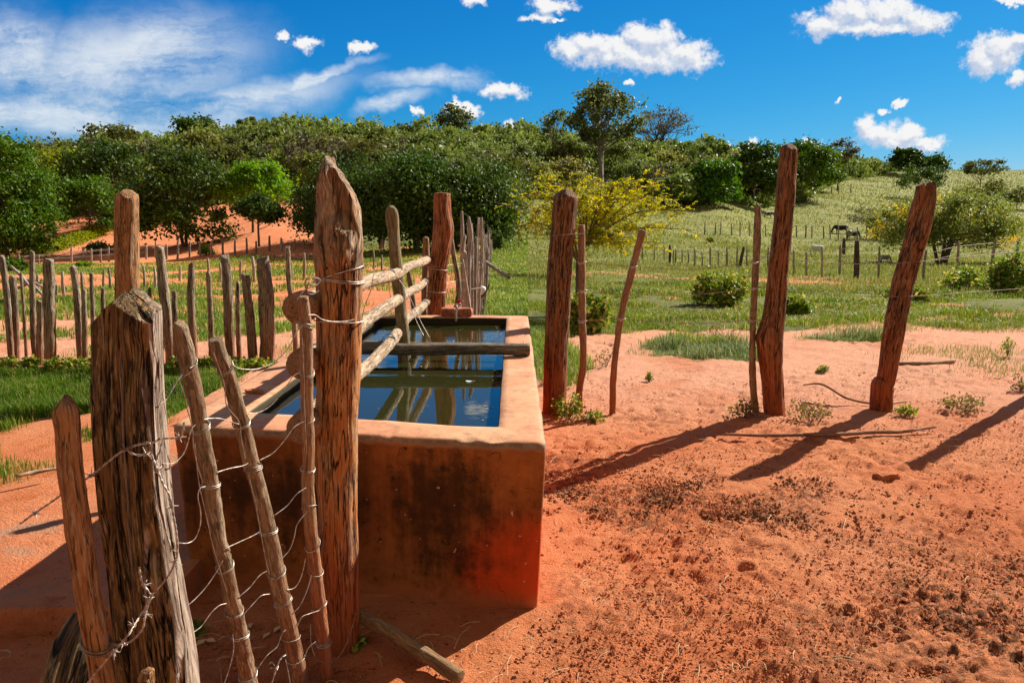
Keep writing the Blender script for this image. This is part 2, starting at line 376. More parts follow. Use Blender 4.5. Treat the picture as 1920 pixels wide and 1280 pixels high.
M['barkpale'] = wood('pale_tree_bark', (0.15, 0.12, 0.09), (0.30, 0.26, 0.2), (0.45, 0.40, 0.33), sc=0.12, crack=0.0, bstr=0.3)

def simple(name, col, rough=0.6, metal=0.0, nscale=0, ncol=None):
    m, t, b, o = mat_new(name)
    if ncol is not None: t.put(b.inputs['Base Color'], t.mix(t.ss(t.noise(t.obj(), nscale, 4, 0.6), 0.4, 0.62), (*col, 1), (*ncol, 1)))
    else: b.inputs['Base Color'].default_value = (*col, 1)
    b.inputs['Roughness'].default_value = rough; b.inputs['Metallic'].default_value = metal
    return m
M['wire'] = simple('galvanised_wire', (0.60, 0.56, 0.50), 0.45, 0.5, 60, (0.30, 0.21, 0.15))
M['rust'] = simple('rusty_wire', (0.22, 0.13, 0.08), 0.6, 0.4, 40, (0.36, 0.29, 0.23))
M['black'] = simple('black_rubber_strap', (0.015, 0.014, 0.013), 0.6)
M['redp'] = simple('red_paint', (0.5, 0.03, 0.02), 0.4)
M['pipe'] = simple('dusty_pipe', (0.55, 0.42, 0.33), 0.5)
M['brick'] = simple('red_brick', (0.36, 0.10, 0.05), 0.9, 0, 30, (0.48, 0.20, 0.11))
M['dung'] = simple('dark_crumbly_soil', (0.15, 0.06, 0.022), 0.95, 0, 2.5, (0.45, 0.16, 0.06))
M['straw'] = simple('dry_straw', (0.60, 0.42, 0.22), 0.8)
M['roof'] = simple('faded_tiles', (0.42, 0.26, 0.17), 0.9, 0, 3, (0.55, 0.42, 0.33))
M['plaster'] = simple('plaster', (0.6, 0.45, 0.35), 0.9)
M['cowblack'] = simple('black_hide', (0.012, 0.011, 0.010), 0.6)
M['cowpied'] = simple('black_and_white_hide', (0.012, 0.011, 0.010), 0.6, 0, 1.6, (0.65, 0.62, 0.57))
M['cowwhite'] = simple('white_hide', (0.68, 0.64, 0.58), 0.7)
M['cowgrey'] = simple('grey_hide', (0.3, 0.29, 0.29), 0.7, 0, 2.0, (0.6, 0.58, 0.55))
M['horn'] = simple('horn', (0.4, 0.35, 0.28), 0.5)
M['plastic'] = simple('white_plastic', (0.8, 0.8, 0.8), 0.4)

def leafmat(name, a, b_, c_=None, trans=0.35, vary=0.25, rough=0.5):
    m, t, b, o = mat_new(name)
    tv = t.attr('tint')
    col = t.mix(tv, a, b_)
    if c_ is not None: col = t.mix(t.ss(tv, 0.70, 0.78), col, c_)
    oi = t.new('ShaderNodeObjectInfo'); h = t.new('ShaderNodeHueSaturation'); t.put(h.inputs['Color'], col)
    t.put(h.inputs['Value'], t.m('ADD', 1 - vary, t.m('MULTIPLY', oi.outputs['Random'], 2 * vary)))
    t.put(h.inputs['Hue'], t.m('ADD', 0.5 - vary * 0.07, t.m('MULTIPLY', t.m('FRACT', t.m('MULTIPLY', oi.outputs['Random'], 7.31)), vary * 0.14)))
    t.put(b.inputs['Base Color'], h.outputs[0]); b.inputs['Roughness'].default_value = rough
    b.inputs['Specular IOR Level'].default_value = 0.12
    tr = t.new('ShaderNodeBsdfTranslucent'); hh = t.new('ShaderNodeHueSaturation'); t.put(hh.inputs['Color'], h.outputs[0]); hh.inputs['Value'].default_value = 1.5; hh.inputs['Saturation'].default_value = 1.1
    t.put(tr.inputs['Color'], hh.outputs[0])
    mx = t.new('ShaderNodeMixShader'); mx.inputs[0].default_value = trans
    t.l.new(b.outputs[0], mx.inputs[1]); t.l.new(tr.outputs[0], mx.inputs[2]); t.l.new(mx.outputs[0], o.inputs[0])
    return m
M['l_dense'] = leafmat('glossy_dark_leaves', (0.022, 0.058, 0.009), (0.105, 0.165, 0.024), vary=0.15, trans=0.22)
M['l_mango'] = leafmat('bright_glossy_leaves', (0.026, 0.078, 0.008), (0.135, 0.235, 0.024), vary=0.15, trans=0.25)
M['l_scrub'] = leafmat('olive_scrub_leaves', (0.0780, 0.1014, 0.0234), (0.2470, 0.2600, 0.0585), vary=0.50, trans=0.28)
M['l_lime'] = leafmat('lime_leaves', (0.07, 0.17, 0.012), (0.21, 0.36, 0.03), vary=0.05)
M['l_yellow'] = leafmat('yellow_turning_leaves', (0.17, 0.22, 0.012), (0.66, 0.54, 0.025), trans=0.4, vary=0.0)
M['l_open'] = leafmat('grey_green_leaves', (0.0600, 0.0840, 0.0264), (0.1800, 0.2040, 0.0600), vary=0.1)
M['l_brown'] = leafmat('brownish_thin_leaves', (0.06, 0.055, 0.03), (0.14, 0.12, 0.06), vary=0.2)
M['l_bush'] = leafmat('olive_bush_leaves', (0.0920, 0.1265, 0.0230), (0.2760, 0.3105, 0.0690), vary=0.1)
M['l_flower'] = leafmat('yellow_flowers', (0.75, 0.45, 0.01), (0.85, 0.62, 0.02), trans=0.3, vary=0)
M['l_hedge'] = leafmat('yellow_green_hedge', (0.09, 0.13, 0.01), (0.34, 0.36, 0.02), vary=0.1)
M['g_lush'] = leafmat('lush_grass', (0.035, 0.095, 0.008), (0.16, 0.25, 0.022), (0.46, 0.40, 0.14), vary=0, trans=0.3)
M['g_strip'] = leafmat('weedy_green_grass', (0.0800, 0.1440, 0.0160), (0.3040, 0.3680, 0.0480), (0.5440, 0.4480, 0.1600), vary=0, trans=0.25)
M['g_field'] = leafmat('field_grass', (0.0900, 0.1500, 0.0225), (0.2550, 0.3300, 0.0600), (0.4500, 0.4050, 0.1500), vary=0, trans=0.4)
M['g_dry'] = leafmat('pasture_grass', (0.13, 0.165, 0.034), (0.27, 0.28, 0.07), (0.36, 0.31, 0.11), vary=0, trans=0.3)
M['g_blue'] = leafmat('grey_green_grass', (0.09, 0.14, 0.045), (0.24, 0.30, 0.10), (0.42, 0.38, 0.2), vary=0, trans=0.35)
M['l_dryweed'] = leafmat('dry_weed_leaves', (0.13, 0.08, 0.03), (0.30, 0.20, 0.085), (0.22, 0.24, 0.05), vary=0.1)
M['l_weed'] = leafmat('weed_leaves', (0.0840, 0.1540, 0.0168), (0.2800, 0.3780, 0.0490), (0.5320, 0.4200, 0.1120), vary=0.1)

# ------------------------------------------------------------------ terrain
COLS = {-500: [(0, 0), (10, 0), (22, -.3), (42, -1.3), (58, -2.3), (75, -1.5), (100, 2.0), (150, 6), (200, 9.5), (300, 14), (450, 14)],
        0: [(0, 0), (10, 0), (22, -.3), (42, -1.3), (58, -2.2), (75, -1.0), (95, 1.6), (140, 6), (200, 10.5), (280, 15), (450, 15)],
        300: [(0, 0), (10, 0), (22, -.3), (42, -1.3), (60, -2.2), (75, -.8), (95, 2.2), (135, 8), (200, 15.6), (270, 20.5), (450, 20)],
        560: [(0, 0), (10, 0), (22, -.3), (42, -.9), (60, -1.3), (72, 0), (90, 3.0), (130, 9), (200, 18), (270, 23.5), (450, 24)],
        900: [(0, 0), (10, 0), (25, -.35), (50, -.6), (75, 0), (100, 3), (140, 9), (200, 17), (260, 23), (450, 24)],
        1150: [(0, 0), (10, 0), (30, -.5), (60, -.8), (90, 0.7), (112, 3.0), (140, 6.5), (200, 14), (270, 21), (450, 22)],
        1320: [(0, 0), (10, 0), (30, -.6), (55, -1.2), (85, -.8), (112, 2.6), (145, 6.5), (200, 12), (280, 17.5), (450, 19)],
        1500: [(0, 0), (10, 0), (30, -.7), (55, -1.7), (83, -2.7), (100, -1.8), (150, 3.0), (200, 7.5), (260, 13), (350, 19.5), (480, 20)],
        1800: [(0, 0), (10, 0), (30, -.7), (50, -1.7), (80, -2.6), (100, -1.8), (160, 1.0), (240, 8.5), (340, 20.2), (480, 17)],
        2500: [(0, 0), (10, 0), (30, -.7), (50, -1.5), (80, -2.2), (100, -1.6), (160, 2.0), (240, 10), (340, 20), (480, 17)]}
_ys = np.concatenate([np.linspace(-30, 60, 181), np.linspace(61, 1000, 940)])
_ks = sorted(COLS); _us = np.array([(k - 960) / F for k in _ks]); _T = []
for k in _ks:
    a = np.interp(_ys, [p[0] for p in COLS[k]], [p[1] for p in COLS[k]])
    b = a.copy()
    for i in range(len(_ys)):
        w = max(0.5, abs(_ys[i]) * 0.10); sel = np.abs(_ys - _ys[i]) < w; b[i] = a[sel].mean()
    _T.append(b)
_T = np.array(_T)
def height(x, y):
    x = np.asarray(x, float); y = np.asarray(y, float); shp = np.broadcast(x, y).shape
    x = np.broadcast_to(x, shp).ravel(); y = np.broadcast_to(y, shp).ravel()
    uu = np.clip(x / np.maximum(y, 6), _us[0], _us[-1] - 1e-6)
    k = np.clip(np.searchsorted(_us, uu, 'right') - 1, 0, len(_us) - 2); f = (uu - _us[k]) / (_us[k + 1] - _us[k]); f = f * f * (3 - 2 * f)
    fy = np.interp(np.clip(y, -30, 999), _ys, np.arange(len(_ys))); j = np.clip(fy.astype(int), 0, len(_ys) - 2); g_ = fy - j
    z0 = _T[k, j] * (1 - g_) + _T[k, j + 1] * g_; z1 = _T[k + 1, j] * (1 - g_) + _T[k + 1, j + 1] * g_
    z = z0 * (1 - f) + z1 * f
    am = sst(y, 12, 60)
    z = z + am * (0.25 * n2(x, y, 0.05, 3, 3)) + sst(y, 90, 200) * 0.9 * n2(x, y, 0.02, 2, 8)
    # earth banked up on the left of the trough
    z = z + 0.055 * sst(-x, 1.9, 2.7) * sst(y, 2.7, 3.1) * (1 - sst(y, 7, 9))
    return z.reshape(shp)
_ts = np.geomspace(1.5, 520, 700)
def ground_at(px, py, lo=1.5, hi=520):
    d = ray(px, py); o_ = np.array([0, 0, CAMZ]); ts = _ts
    for k_ in range(2):
        q = o_ + d[None] * ts[:, None]; below = q[:, 2] <= height(q[:, 0], q[:, 1])
        if not below.any(): return o_ + d * hi
        i = int(np.argmax(below))
        if i == 0: return q[0]
        if k_ == 0: ts = np.linspace(ts[i - 1], ts[i], 40)
    return q[i]
def H1(x, y): return float(height(x, y))

def grass_mask(x, y):
    """0 bare red earth .. 1 closed grass"""
    px = 960 + F * x / np.maximum(y, 1.0)
    nz = n2(x, y, 0.9, 4, 11) * 0.5; nb = n2(x, y, 0.22, 3, 12) * 0.5
    # right hand side
    yb = np.interp(px, [880, 960, 1100, 1400, 1500, 1600, 1900, 2200], [7.3, 8.6, 10.4, 10.6, 10.8, 11.5, 13.4, 14]) + nz * 1.0
    gR = sst(y, yb, yb + 0.6) * (1 - (0.75 - 0.45 * sst(y, 20, 40)) * sst(nz + nb, 0.25, 0.45))
    def ell(cx, cy, rx, ry): return sst(1 - np.sqrt(((x - cx) / rx) ** 2 + ((y - cy) / ry) ** 2) + nz * 1.0, 0.0, 0.30)
    gR = np.maximum(gR, 0.9 * ell(2.35, 9.0, 1.0, 0.95)); gR = np.maximum(gR, 0.8 * ell(4.3, 10.0, 0.7, 0.35))
    gR = np.maximum(gR, 0.55 * ell(7.6, 12.0, 2.0, 0.8)); gR = np.maximum(gR, 0.4 * ell(6.2, 8.9, 0.7, 0.35)); gR = np.maximum(gR, 0.3 * ell(4.5, 7.2, 0.3, 0.2))
    gR = np.maximum(gR, 0.5 * ell(0.45, 8.3, 0.35, 1.6) * (y > 7.0))
    # left hand side
    gL = ell(-4.6, 6.25, 2.6, 1.6) * (x < -2.4); gL = np.maximum(gL, 0.75 * ell(-2.75, 6.6, 0.55, 1.5) * (x < -2.38))
    gL = np.maximum(gL, 0.5 * ell(-3.6, 4.4, 1.1, 0.55))
    f1 = sst(y, 8.4, 9.6) * (-0.10 + 1.9 * nz + 0.9 * nb) * (1 - sst(y, 22, 26))
    f2 = sst(y, 11.5, 13) * (1 - sst(y, 17, 20)) * 0.24
    f3 = sst(y, 24, 29) * (1 - sst(y, 50, 55)) * (0.30 + nb)
    gL = np.maximum(gL, np.clip(f1 + f2 + f3, 0, 1) * (1 - sst(y, 52, 56) * (px < 640)))
    gL = np.maximum(gL, sst(y, 52, 56) * (px > 600) * 0.85)
    gL = np.where((px < 640) & (y > 56), 0.0 + 0.25 * sst(nb, 0.1, 0.4), gL)
    gL = np.where(y > 105, 0.8, gL)
    s = sst(px, 870, 960)
    g_ = gL * (1 - s) + gR * s
    return np.clip(g_, 0, 1)

# rows and columns of the sheet: apex behind the camera, finer where it is near
AP = -3.0
ys = [-2.6, -2.2, -1.8, -1.4, -1.0, -.6, -.3, 0, .2, .4, .6, .8, 1.0, 1.15, 1.3, 1.4]
yv = 1.5
while yv < 900: ys.append(yv); yv += max(0.0135, min(0.0045 * yv, 1e9)) if yv < 12 else 0.011 * yv
ys = np.array(ys); r_ = ys - AP
uc = np.concatenate([-np.geomspace(6, 0.62, 40), np.linspace(-0.6, 0.6, 620), np.geomspace(0.62, 6, 40)])
GX = r_[:, None] * uc[None, :]; GY = np.broadcast_to(ys[:, None], GX.shape)
GZ = height(GX, GY)
gmask = grass_mask(GX, GY)
near = 1 - sst(GY, 12, 22)
hn = 0.020 * n2(GX, GY, 1.3, 3, 31) + 0.011 * n2(GX, GY, 6, 3, 33)
tr = n2(GX * 0.8, GY, 9, 3, 35); trm = sst(n2(GX, GY, 0.8, 2, 36), -0.25, 0.35)
hn = hn + trm * (0.022 * np.abs(tr) - 0.007) + (0.004 + 0.009 * trm) * n2(GX, GY, 20, 3, 37)
# hoof prints: small dents
hp = vnoise(np.stack([GX * 7.5, GY * 9.5, np.zeros_like(GX)], -1), 41); hn = hn - 0.022 * sst(hp, 0.35, 0.8) * trm
def spot(cx, cy, rx, ry): return sst(1.25 - np.sqrt(((GX - cx) / rx) ** 2 + ((GY - cy) / ry) ** 2) + 0.5 * n2(GX, GY, 3, 3, 44), 0, 0.6)
dark = np.maximum.reduce([0.9 * spot(0.75, 4.2, 0.45, 0.35), 0.75 * spot(1.35, 4.15, 0.5, 0.3), 0.6 * spot(0.35, 4.7, 0.25, 0.3), 0.9 * spot(1.85, 2.95, 0.35, 0.45), 0.6 * spot(1.35, 2.7, 0.3, 0.3), 0.4 * spot(0.3, 2.9, 0.18, 0.5), 0.35 * spot(2.2, 3.6, 0.6, 0.3)])
cl = np.abs(n2(GX, GY, 24, 3, 51)); hn = hn + dark * (0.030 * cl - 0.004)
near2 = near * (1 - 0.8 * sst(-GX, 1.2, 1.4) * sst(GY, 2.7, 2.9) * (1 - sst(GY, 7, 7.5)))
GZ = GZ + hn * near2
# keep the earth under the apron and the trough
inap = (GX > -2.47) & (GX < -1.42) & (GY > 2.9) & (GY < 6.9)
GZ = np.where(inap, GZ - 0.06, GZ)
nr, nc = GX.shape; I = np.arange(nr * nc).reshape(nr, nc)
gq = np.stack([I[:-1, :-1], I[:-1, 1:], I[1:, 1:], I[1:, :-1]], -1).reshape(-1, 4)
pxg = 960 + F * GX / np.maximum(GY, 1)
dryw = sst(GY, 12, 22) * sst(pxg, 860, 960) + sst(GY, 20, 40) * (pxg < 900) * 0.5
gme = mesh_np('ground', np.stack([GX, GY, GZ], -1).reshape(-1, 3), [gq],
              {'grass': ('FLOAT', gmask.ravel()), 'dark': ('FLOAT', (dark * near).ravel()), 'dry': ('FLOAT', np.clip(dryw, 0, 1).ravel())})
def dirt_nodes(t, withattr=True):
    ob = t.obj(); x, y, z = t.sep(ob)
    a = t.noise(ob, 0.9, 5, 0.6); b2 = t.noise(ob, 7, 5, 0.65); c2 = t.noise(ob, 60, 4, 0.7)
    col = t.mix(t.ss(a, 0.35, 0.65), (0.78, 0.235, 0.088), (0.86, 0.32, 0.14))
    col = t.mix(t.ss(b2, 0.50, 0.74), col, (0.66, 0.19, 0.06))
    col = t.mix(t.m('MULTIPLY', t.ss(c2, 0.57, 0.70), 0.55), col, (0.34, 0.10, 0.036))
    sp_ = t.noise(t.vm('MULTIPLY', ob, (1, 1.6, 1)), 34, 4, 0.75); col = t.mix(t.m('MULTIPLY', t.ss(sp_, 0.60, 0.66), t.ss(b2, 0.40, 0.58)), col, (0.09, 0.035, 0.016))  # dark specks: cracks, and small shadows painted into the earth colour
    col = t.mix(t.m('MULTIPLY', t.ss(sp_, 0.36, 0.28), 0.6), col, (0.90, 0.43, 0.255))
    pale = t.m('MULTIPLY', t.m('MULTIPLY', t.ss(y, 5.0, 7.5), t.ss(y, 11.5, 15.0, 1.0, 0.1)), t.ss(a, 0.15, 0.5))
    col = t.mix(pale, col, (0.90, 0.43, 0.255))
    h = t.m('ADD', t.m('MULTIPLY', b2, 0.5), t.m('MULTIPLY', t.ss(c2, 0.3, 0.7), 0.40))
    fine = t.noise(t.vm('MULTIPLY', ob, (1, 1.3, 1)), 130, 4, 0.75); h = t.m('ADD', h, t.m('MULTIPLY', t.ss(fine, 0.35, 0.65), 0.22))
    col = t.mix(t.m('MULTIPLY', t.ss(fine, 0.38, 0.28), 0.4), col, (0.30, 0.09, 0.035))  # lows of the fine bump darkened in colour, as tiny painted shadows
    return ob, col, h, a, b2, c2
m, t, b, o = mat_new('red_earth')
ob, col, h, a, b2, c2 = dirt_nodes(t)
dk = t.m('MULTIPLY', t.attr('dark'), t.ss(t.noise(ob, 22, 5, 0.75), 0.46, 0.56)); col = t.mix(dk, col, (0.16, 0.06, 0.024))
gr = t.attr('grass'); gn = t.ss(t.m('ADD', gr, t.m('MULTIPLY', t.m('SUBTRACT', t.noise(ob, 2.2, 5, 0.7), 0.5), 0.9)), 0.35, 0.62)
far = t.noise(ob, 0.28, 4, 0.65)
gc = t.mix(t.ss(t.noise(ob, 5, 4, 0.7), 0.35, 0.65), (0.09, 0.13, 0.025), (0.24, 0.22, 0.06))
gd = t.mix(t.ss(far, 0.38, 0.62), (0.19, 0.215, 0.05), (0.31, 0.29, 0.085))
gd = t.mix(t.ss(t.noise(ob, 1.6, 5, 0.75), 0.50, 0.66), gd, (0.12, 0.14, 0.035))
gc = t.mix(t.attr('dry'), gc, gd)
col = t.mix(gn, col, gc)
t.put(b.inputs['Base Color'], col); b.inputs['Roughness'].default_value = 0.95; b.inputs['Specular IOR Level'].default_value = 0.15
bump(t, b, h, 1.0, 0.022); M['earth'] = m
tag(link('ground', gme, m), kind='structure')

# cement apron on the left of the trough
lin = lambda a_, b_, n_: np.linspace(a_, b_, n_)
ax_, ay_ = np.meshgrid(lin(-2.55, -1.36, 70), lin(2.80, 7.6, 220), indexing='ij')
edge = 0.02 * n2(ax_, ay_, 2.5, 3, 61)
az_ = 0.105 + 0.006 * n2(ax_, ay_, 3, 3, 62) + 0.004 * n2(ax_, ay_, 14, 3, 63) - 0.02 * sst(ay_, 5.5, 7.5)
ax2 = ax_ + np.where(ax_ < -2.5, edge, 0); ay2 = ay_ + np.where(ay_ < 2.83, edge * 1.2, 0)
top_ = np.stack([ax2, ay2, az_], -1)
skirt = top_.copy(); skirt[..., 2] = -0.15
Vt = top_.reshape(-1, 3); It = np.arange(len(Vt)).reshape(top_.shape[:2])
geo = Geo(); geo.add(Vt, np.stack([It[:-1, :-1], It[1:, :-1], It[1:, 1:], It[:-1, 1:]], -1).reshape(-1, 4))
def wall_strip(line):  # rounded lip then down
    n_ = len(line); rows = [line, line + np.array([0, -.012, -.012]) , line + np.array([0, -.016, -.04]), line * [1, 1, 0] + np.array([0, -.01, -.15])]
    V_ = np.concatenate(rows); I_ = np.arange(len(V_)).reshape(4, n_)
    V_ = V_ + 0.006 * np.stack([0 * V_[:, 0], vnoise(V_ * 9, 3), 0 * V_[:, 0]], -1) * (np.arange(len(V_)) >= n_)[:, None]
    geo.add(V_, np.stack([I_[:-1, :-1], I_[1:, :-1], I_[1:, 1:], I_[:-1, 1:]], -1).reshape(-1, 4))
wall_strip(top_[:, 0, :]);
geo2 = top_[0, :, :]; V_ = np.concatenate([geo2, geo2 * [1, 1, 0] + [-.02, 0, -.15]]); I_ = np.arange(len(V_)).reshape(2, -1)
geo.add(V_, np.stack([I_[:-1, :-1], I_[:-1, 1:], I_[1:, 1:], I_[1:, :-1]], -1).reshape(-1, 4))
geo2 = top_[-1, :, :]; V_ = np.concatenate([geo2, geo2 * [1, 1, 0] + [.01, 0, -.15]]); geo.add(V_, np.stack([I_[:-1, :-1], I_[1:, :-1], I_[1:, 1:], I_[:-1, 1:]], -1).reshape(-1, 4))
m, t, b, o = mat_new('dusty_cement')
ob, col, h, a, b2, c2 = dirt_nodes(t)
col = t.mix(t.ss(t.noise(ob, 4, 4, 0.6), 0.52, 0.70), col, (0.58, 0.30, 0.17))
t.put(b.inputs['Base Color'], col); b.inputs['Roughness'].default_value = 0.95; bump(t, b, h, 1.0, 0.018); M['apron'] = m
tag(link('path', geo.mesh('path'), m), kind='structure')

# ------------------------------------------------------------------ water trough
TZ = 0.715; WZ = 0.655
FL, FR, BR, BL = Pz(319, 797, TZ)[:2], Pz(1025, 831, TZ)[:2], Pz(991, 591, TZ)[:2], np.array([-1.40, 6.85])
def quad_loop(corners, rad, z, n=70):
    c = [np.asarray(q, float) for q in corners]; out = []
    for i in range(4):
        p, q, nx = c[i - 1], c[i], c[(i + 1) % 4]
        d0 = (p - q) / np.linalg.norm(p - q); d1 = (nx - q) / np.linalg.norm(nx - q)
        a_ = q + d0 * rad; b_ = q + d1 * rad
        for tt in np.linspace(0, 1, 7): out.append((1 - tt) ** 2 * a_ + 2 * tt * (1 - tt) * q + tt ** 2 * b_)
        e = nx - d1 * rad
        for tt in np.linspace(0, 1, n + 2)[1:-1]: out.append(b_ * (1 - tt) + e * tt)
    out = np.array(out); return np.column_stack([out, np.full(len(out), z)])
outer = [FL, FR, BR, BL]
def inset(c, l, f, r_, bk): return [c[0] + [l, f], c[1] + [-r_, f], c[2] + [-r_, -bk], c[3] + [l, -bk]]
IN = dict(l=0.255, f=0.235, r_=0.195, bk=0.17)
inner = inset(outer, **IN)
loops = []
taper = 0.03
def out_at(z):
    k_ = taper * (1 - z / TZ); return inset(outer, k_, 0.02 * (1 - z / TZ), k_, k_)
for z in (-0.15, 0.0, 0.05, 0.12, 0.2, 0.28, 0.36, 0.44, 0.52, 0.60, 0.66, 0.69): loops.append(quad_loop(out_at(z), 0.035, z))
loops.append(quad_loop(inset(outer, .003, .003, .003, .003), 0.035, 0.703)); loops.append(quad_loop(inset(outer, .010, .010, .010, .010), 0.035, 0.712)); loops.append(quad_loop(inset(outer, .024, .024, .024, .024), 0.03, 0.7155))
for k_ in (0.3, 0.55, 0.8): loops.append(quad_loop(inset(outer, .255 * k_, .235 * k_, .195 * k_, .17 * k_), 0.025, 0.716))
loops.append(quad_loop(inset(outer, .249, .229, .189, .164), 0.02, 0.713))
for z in (0.705, 0.69, 0.66, 0.60, 0.4, 0.1): loops.append(quad_loop(inner, 0.02, z))
Lp = np.array(loops); nL, nP = Lp.shape[:2]
nzv = fbm(Lp * 5, 3, 71)[..., None]; cen = np.array([-0.62, 5.0, 0.4])
dirv = Lp - cen; dirv[..., 2] = 0; dirv /= np.linalg.norm(dirv, axis=-1)[..., None]
Lp = Lp + dirv * nzv * 0.005; Lp[..., 2] += 0.004 * fbm(Lp * 3.1, 3, 72) * (Lp[..., 2] > 0.6)
chip = vnoise(Lp * 16, 73); ed = (np.arange(nL) >= 11) & (np.arange(nL) <= 14)
Lp[..., 2] -= ed[:, None] * 0.010 * sst(chip, 0.35, 0.7)
I = np.arange(nL * nP).reshape(nL, nP); J = np.roll(I, -1, 1)
tq = np.stack([I[:-1], J[:-1], J[1:], I[1:]], -1).reshape(-1, 4)
tV = Lp.reshape(-1, 3); fl = np.concatenate([tV, [[-0.62, 5, 0.1]]]); lastr = I[-1]
tt_ = np.stack([lastr, np.roll(lastr, -1), np.full(nP, len(tV))], -1)
org = np.array([-0.62, 4.95, 0])
trough = empty('water_trough', org); tag(trough, 'long red cement cattle trough with black mould stains, full of water', 'trough')
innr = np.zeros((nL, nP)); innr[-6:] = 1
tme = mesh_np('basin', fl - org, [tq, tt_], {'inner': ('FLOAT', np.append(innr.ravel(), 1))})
m, t, b, o = mat_new('painted_cement')
ob = t.obj(); x, y, z = t.sep(ob); nrm = t.new('ShaderNodeNewGeometry').outputs['Normal']; nx_, ny_, nz_ = t.sep(nrm)
n1 = t.noise(ob, 3.0, 6, 0.68, 0.3); nf = t.noise(ob, 22, 5, 0.7); nbig = t.noise(t.vm('ADD', ob, (3.3, 1.1, 7.7)), 1.5, 3, 0.5)
side = t.mix(t.ss(n1, 0.32, 0.68), (0.20, 0.060, 0.013), (0.54, 0.185, 0.040)); side = t.mix(t.m('MULTIPLY', t.ss(nf, 0.56, 0.70), 0.5), side, (0.16, 0.05, 0.014))
rx = t.ss(x, 0.15, 0.8); rz = t.ss(z, 0.10, 0.62, 1, 0)
redm = t.m('MULTIPLY', t.ss(t.m('ADD', t.m('MULTIPLY', rx, rz), t.m('MULTIPLY', t.m('SUBTRACT', n1, 0.5), 0.9)), 0.15, 0.6), 0.95)
side = t.mix(redm, side, (0.62, 0.075, 0.012))
# mould: dark band through the upper middle, ragged
zz = t.m('SUBTRACT', 1.0, t.m('ABSOLUTE', t.m('DIVIDE', t.m('SUBTRACT', z, 0.42), 0.42)))
mo = t.m('ADD', t.m('MULTIPLY', t.m('SUBTRACT', zz, 0.42), 0.45), t.m('ADD', t.m('MULTIPLY', t.m('SUBTRACT', n1, 0.5), 1.5), t.m('MULTIPLY', t.m('SUBTRACT', nbig, 0.47), 1.2)))
mo = t.m('ADD', mo, t.m('MULTIPLY', t.m('SUBTRACT', nf, 0.5), 0.5))
mo = t.m('SUBTRACT', mo, t.m('MULTIPLY', t.ss(x, 0.35, 0.85), 0.30))
drip = t.noise(t.vm('MULTIPLY', ob, (13, 13, 1.3)), 1.0, 4, 0.6); mo = t.m('ADD', mo, t.m('MULTIPLY', t.m('SUBTRACT', drip, 0.5), 0.9))
mold = t.m('MULTIPLY', t.ss(mo, -0.20, 0.46), 0.90)
side = t.mix(mold, side, (0.024, 0.012, 0.004))
vo = t.new('ShaderNodeTexVoronoi', feature='DISTANCE_TO_EDGE'); t.put(vo.inputs['Vector'], t.vm('ADD', ob, t.vm('SCALE', t.noise(ob, 4, 3, 0.6, color=True), 0.5))); vo.inputs['Scale'].default_value = 2.2
ck_ = t.m('MULTIPLY', t.ss(vo.outputs['Distance'], 0.0, 0.006, 1, 0), t.ss(nf, 0.45, 0.55)); side = t.mix(ck_, side, (0.02, 0.01, 0.005)); splash = t.m('MULTIPLY', t.ss(t.m('ADD', z, t.m('MULTIPLY', t.m('SUBTRACT', nf, 0.5), 0.16)), 0.02, 0.10, 1, 0), 0.75); side = t.mix(splash, side, (0.50, 0.16, 0.055))
sp = t.noise(ob, 38, 2, 0.5); side = t.mix(t.ss(sp, 0.735, 0.75), side, (0.6, 0.35, 0.25))
topc = t.mix(t.ss(n1, 0.35, 0.7), (0.60, 0.26, 0.13), (0.62, 0.37, 0.20))
topc = t.mix(t.ss(t.noise(ob, 9, 5, 0.7), 0.5, 0.7), topc, (0.48, 0.21, 0.12))
topc = t.mix(t.m('MULTIPLY', t.ss(nf, 0.5, 0.66), 0.35), topc, (0.20, 0.13, 0.08))
whi = t.noise(t.vm('MULTIPLY', ob, (1, 2.2, 1)), 26, 2, 0.5); far_ = t.ss(y, 0.4, 1.2)
topc = t.mix(t.m('MULTIPLY', t.ss(whi, 0.66, 0.70), far_), topc, (0.8, 0.72, 0.66))
tm = t.ss(t.m('ADD', z, t.m('MULTIPLY', t.m('SUBTRACT', nf, 0.5), 0.05)), 0.672, 0.694)
tm = t.m('MAXIMUM', t.ss(nz_, 0.45, 0.75), tm)
edgec = t.mix(t.ss(nf, 0.4, 0.6), (0.34, 0.24, 0.15), (0.22, 0.15, 0.10))
topc = t.mix(t.m('MULTIPLY', t.ss(nz_, 0.5, 0.9, 1, 0), t.ss(z, 0.66, 0.70)), topc, edgec)
col = t.mix(tm, side, topc)
# dark wet band on the inner walls
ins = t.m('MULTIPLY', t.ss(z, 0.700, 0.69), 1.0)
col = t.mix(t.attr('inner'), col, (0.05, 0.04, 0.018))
t.put(b.inputs['Base Color'], col); t.put(b.inputs['Roughness'], t.m('ADD', 0.75, t.m('MULTIPLY', nf, 0.2)))
b.inputs['Specular IOR Level'].default_value = 0.25
bump(t, b, t.m('ADD', t.m('MULTIPLY', nf, 0.5), t.m('MULTIPLY', t.noise(ob, 120, 3, 0.7), 0.4)), 0.5, 0.008)
link('basin', tme, m, trough)
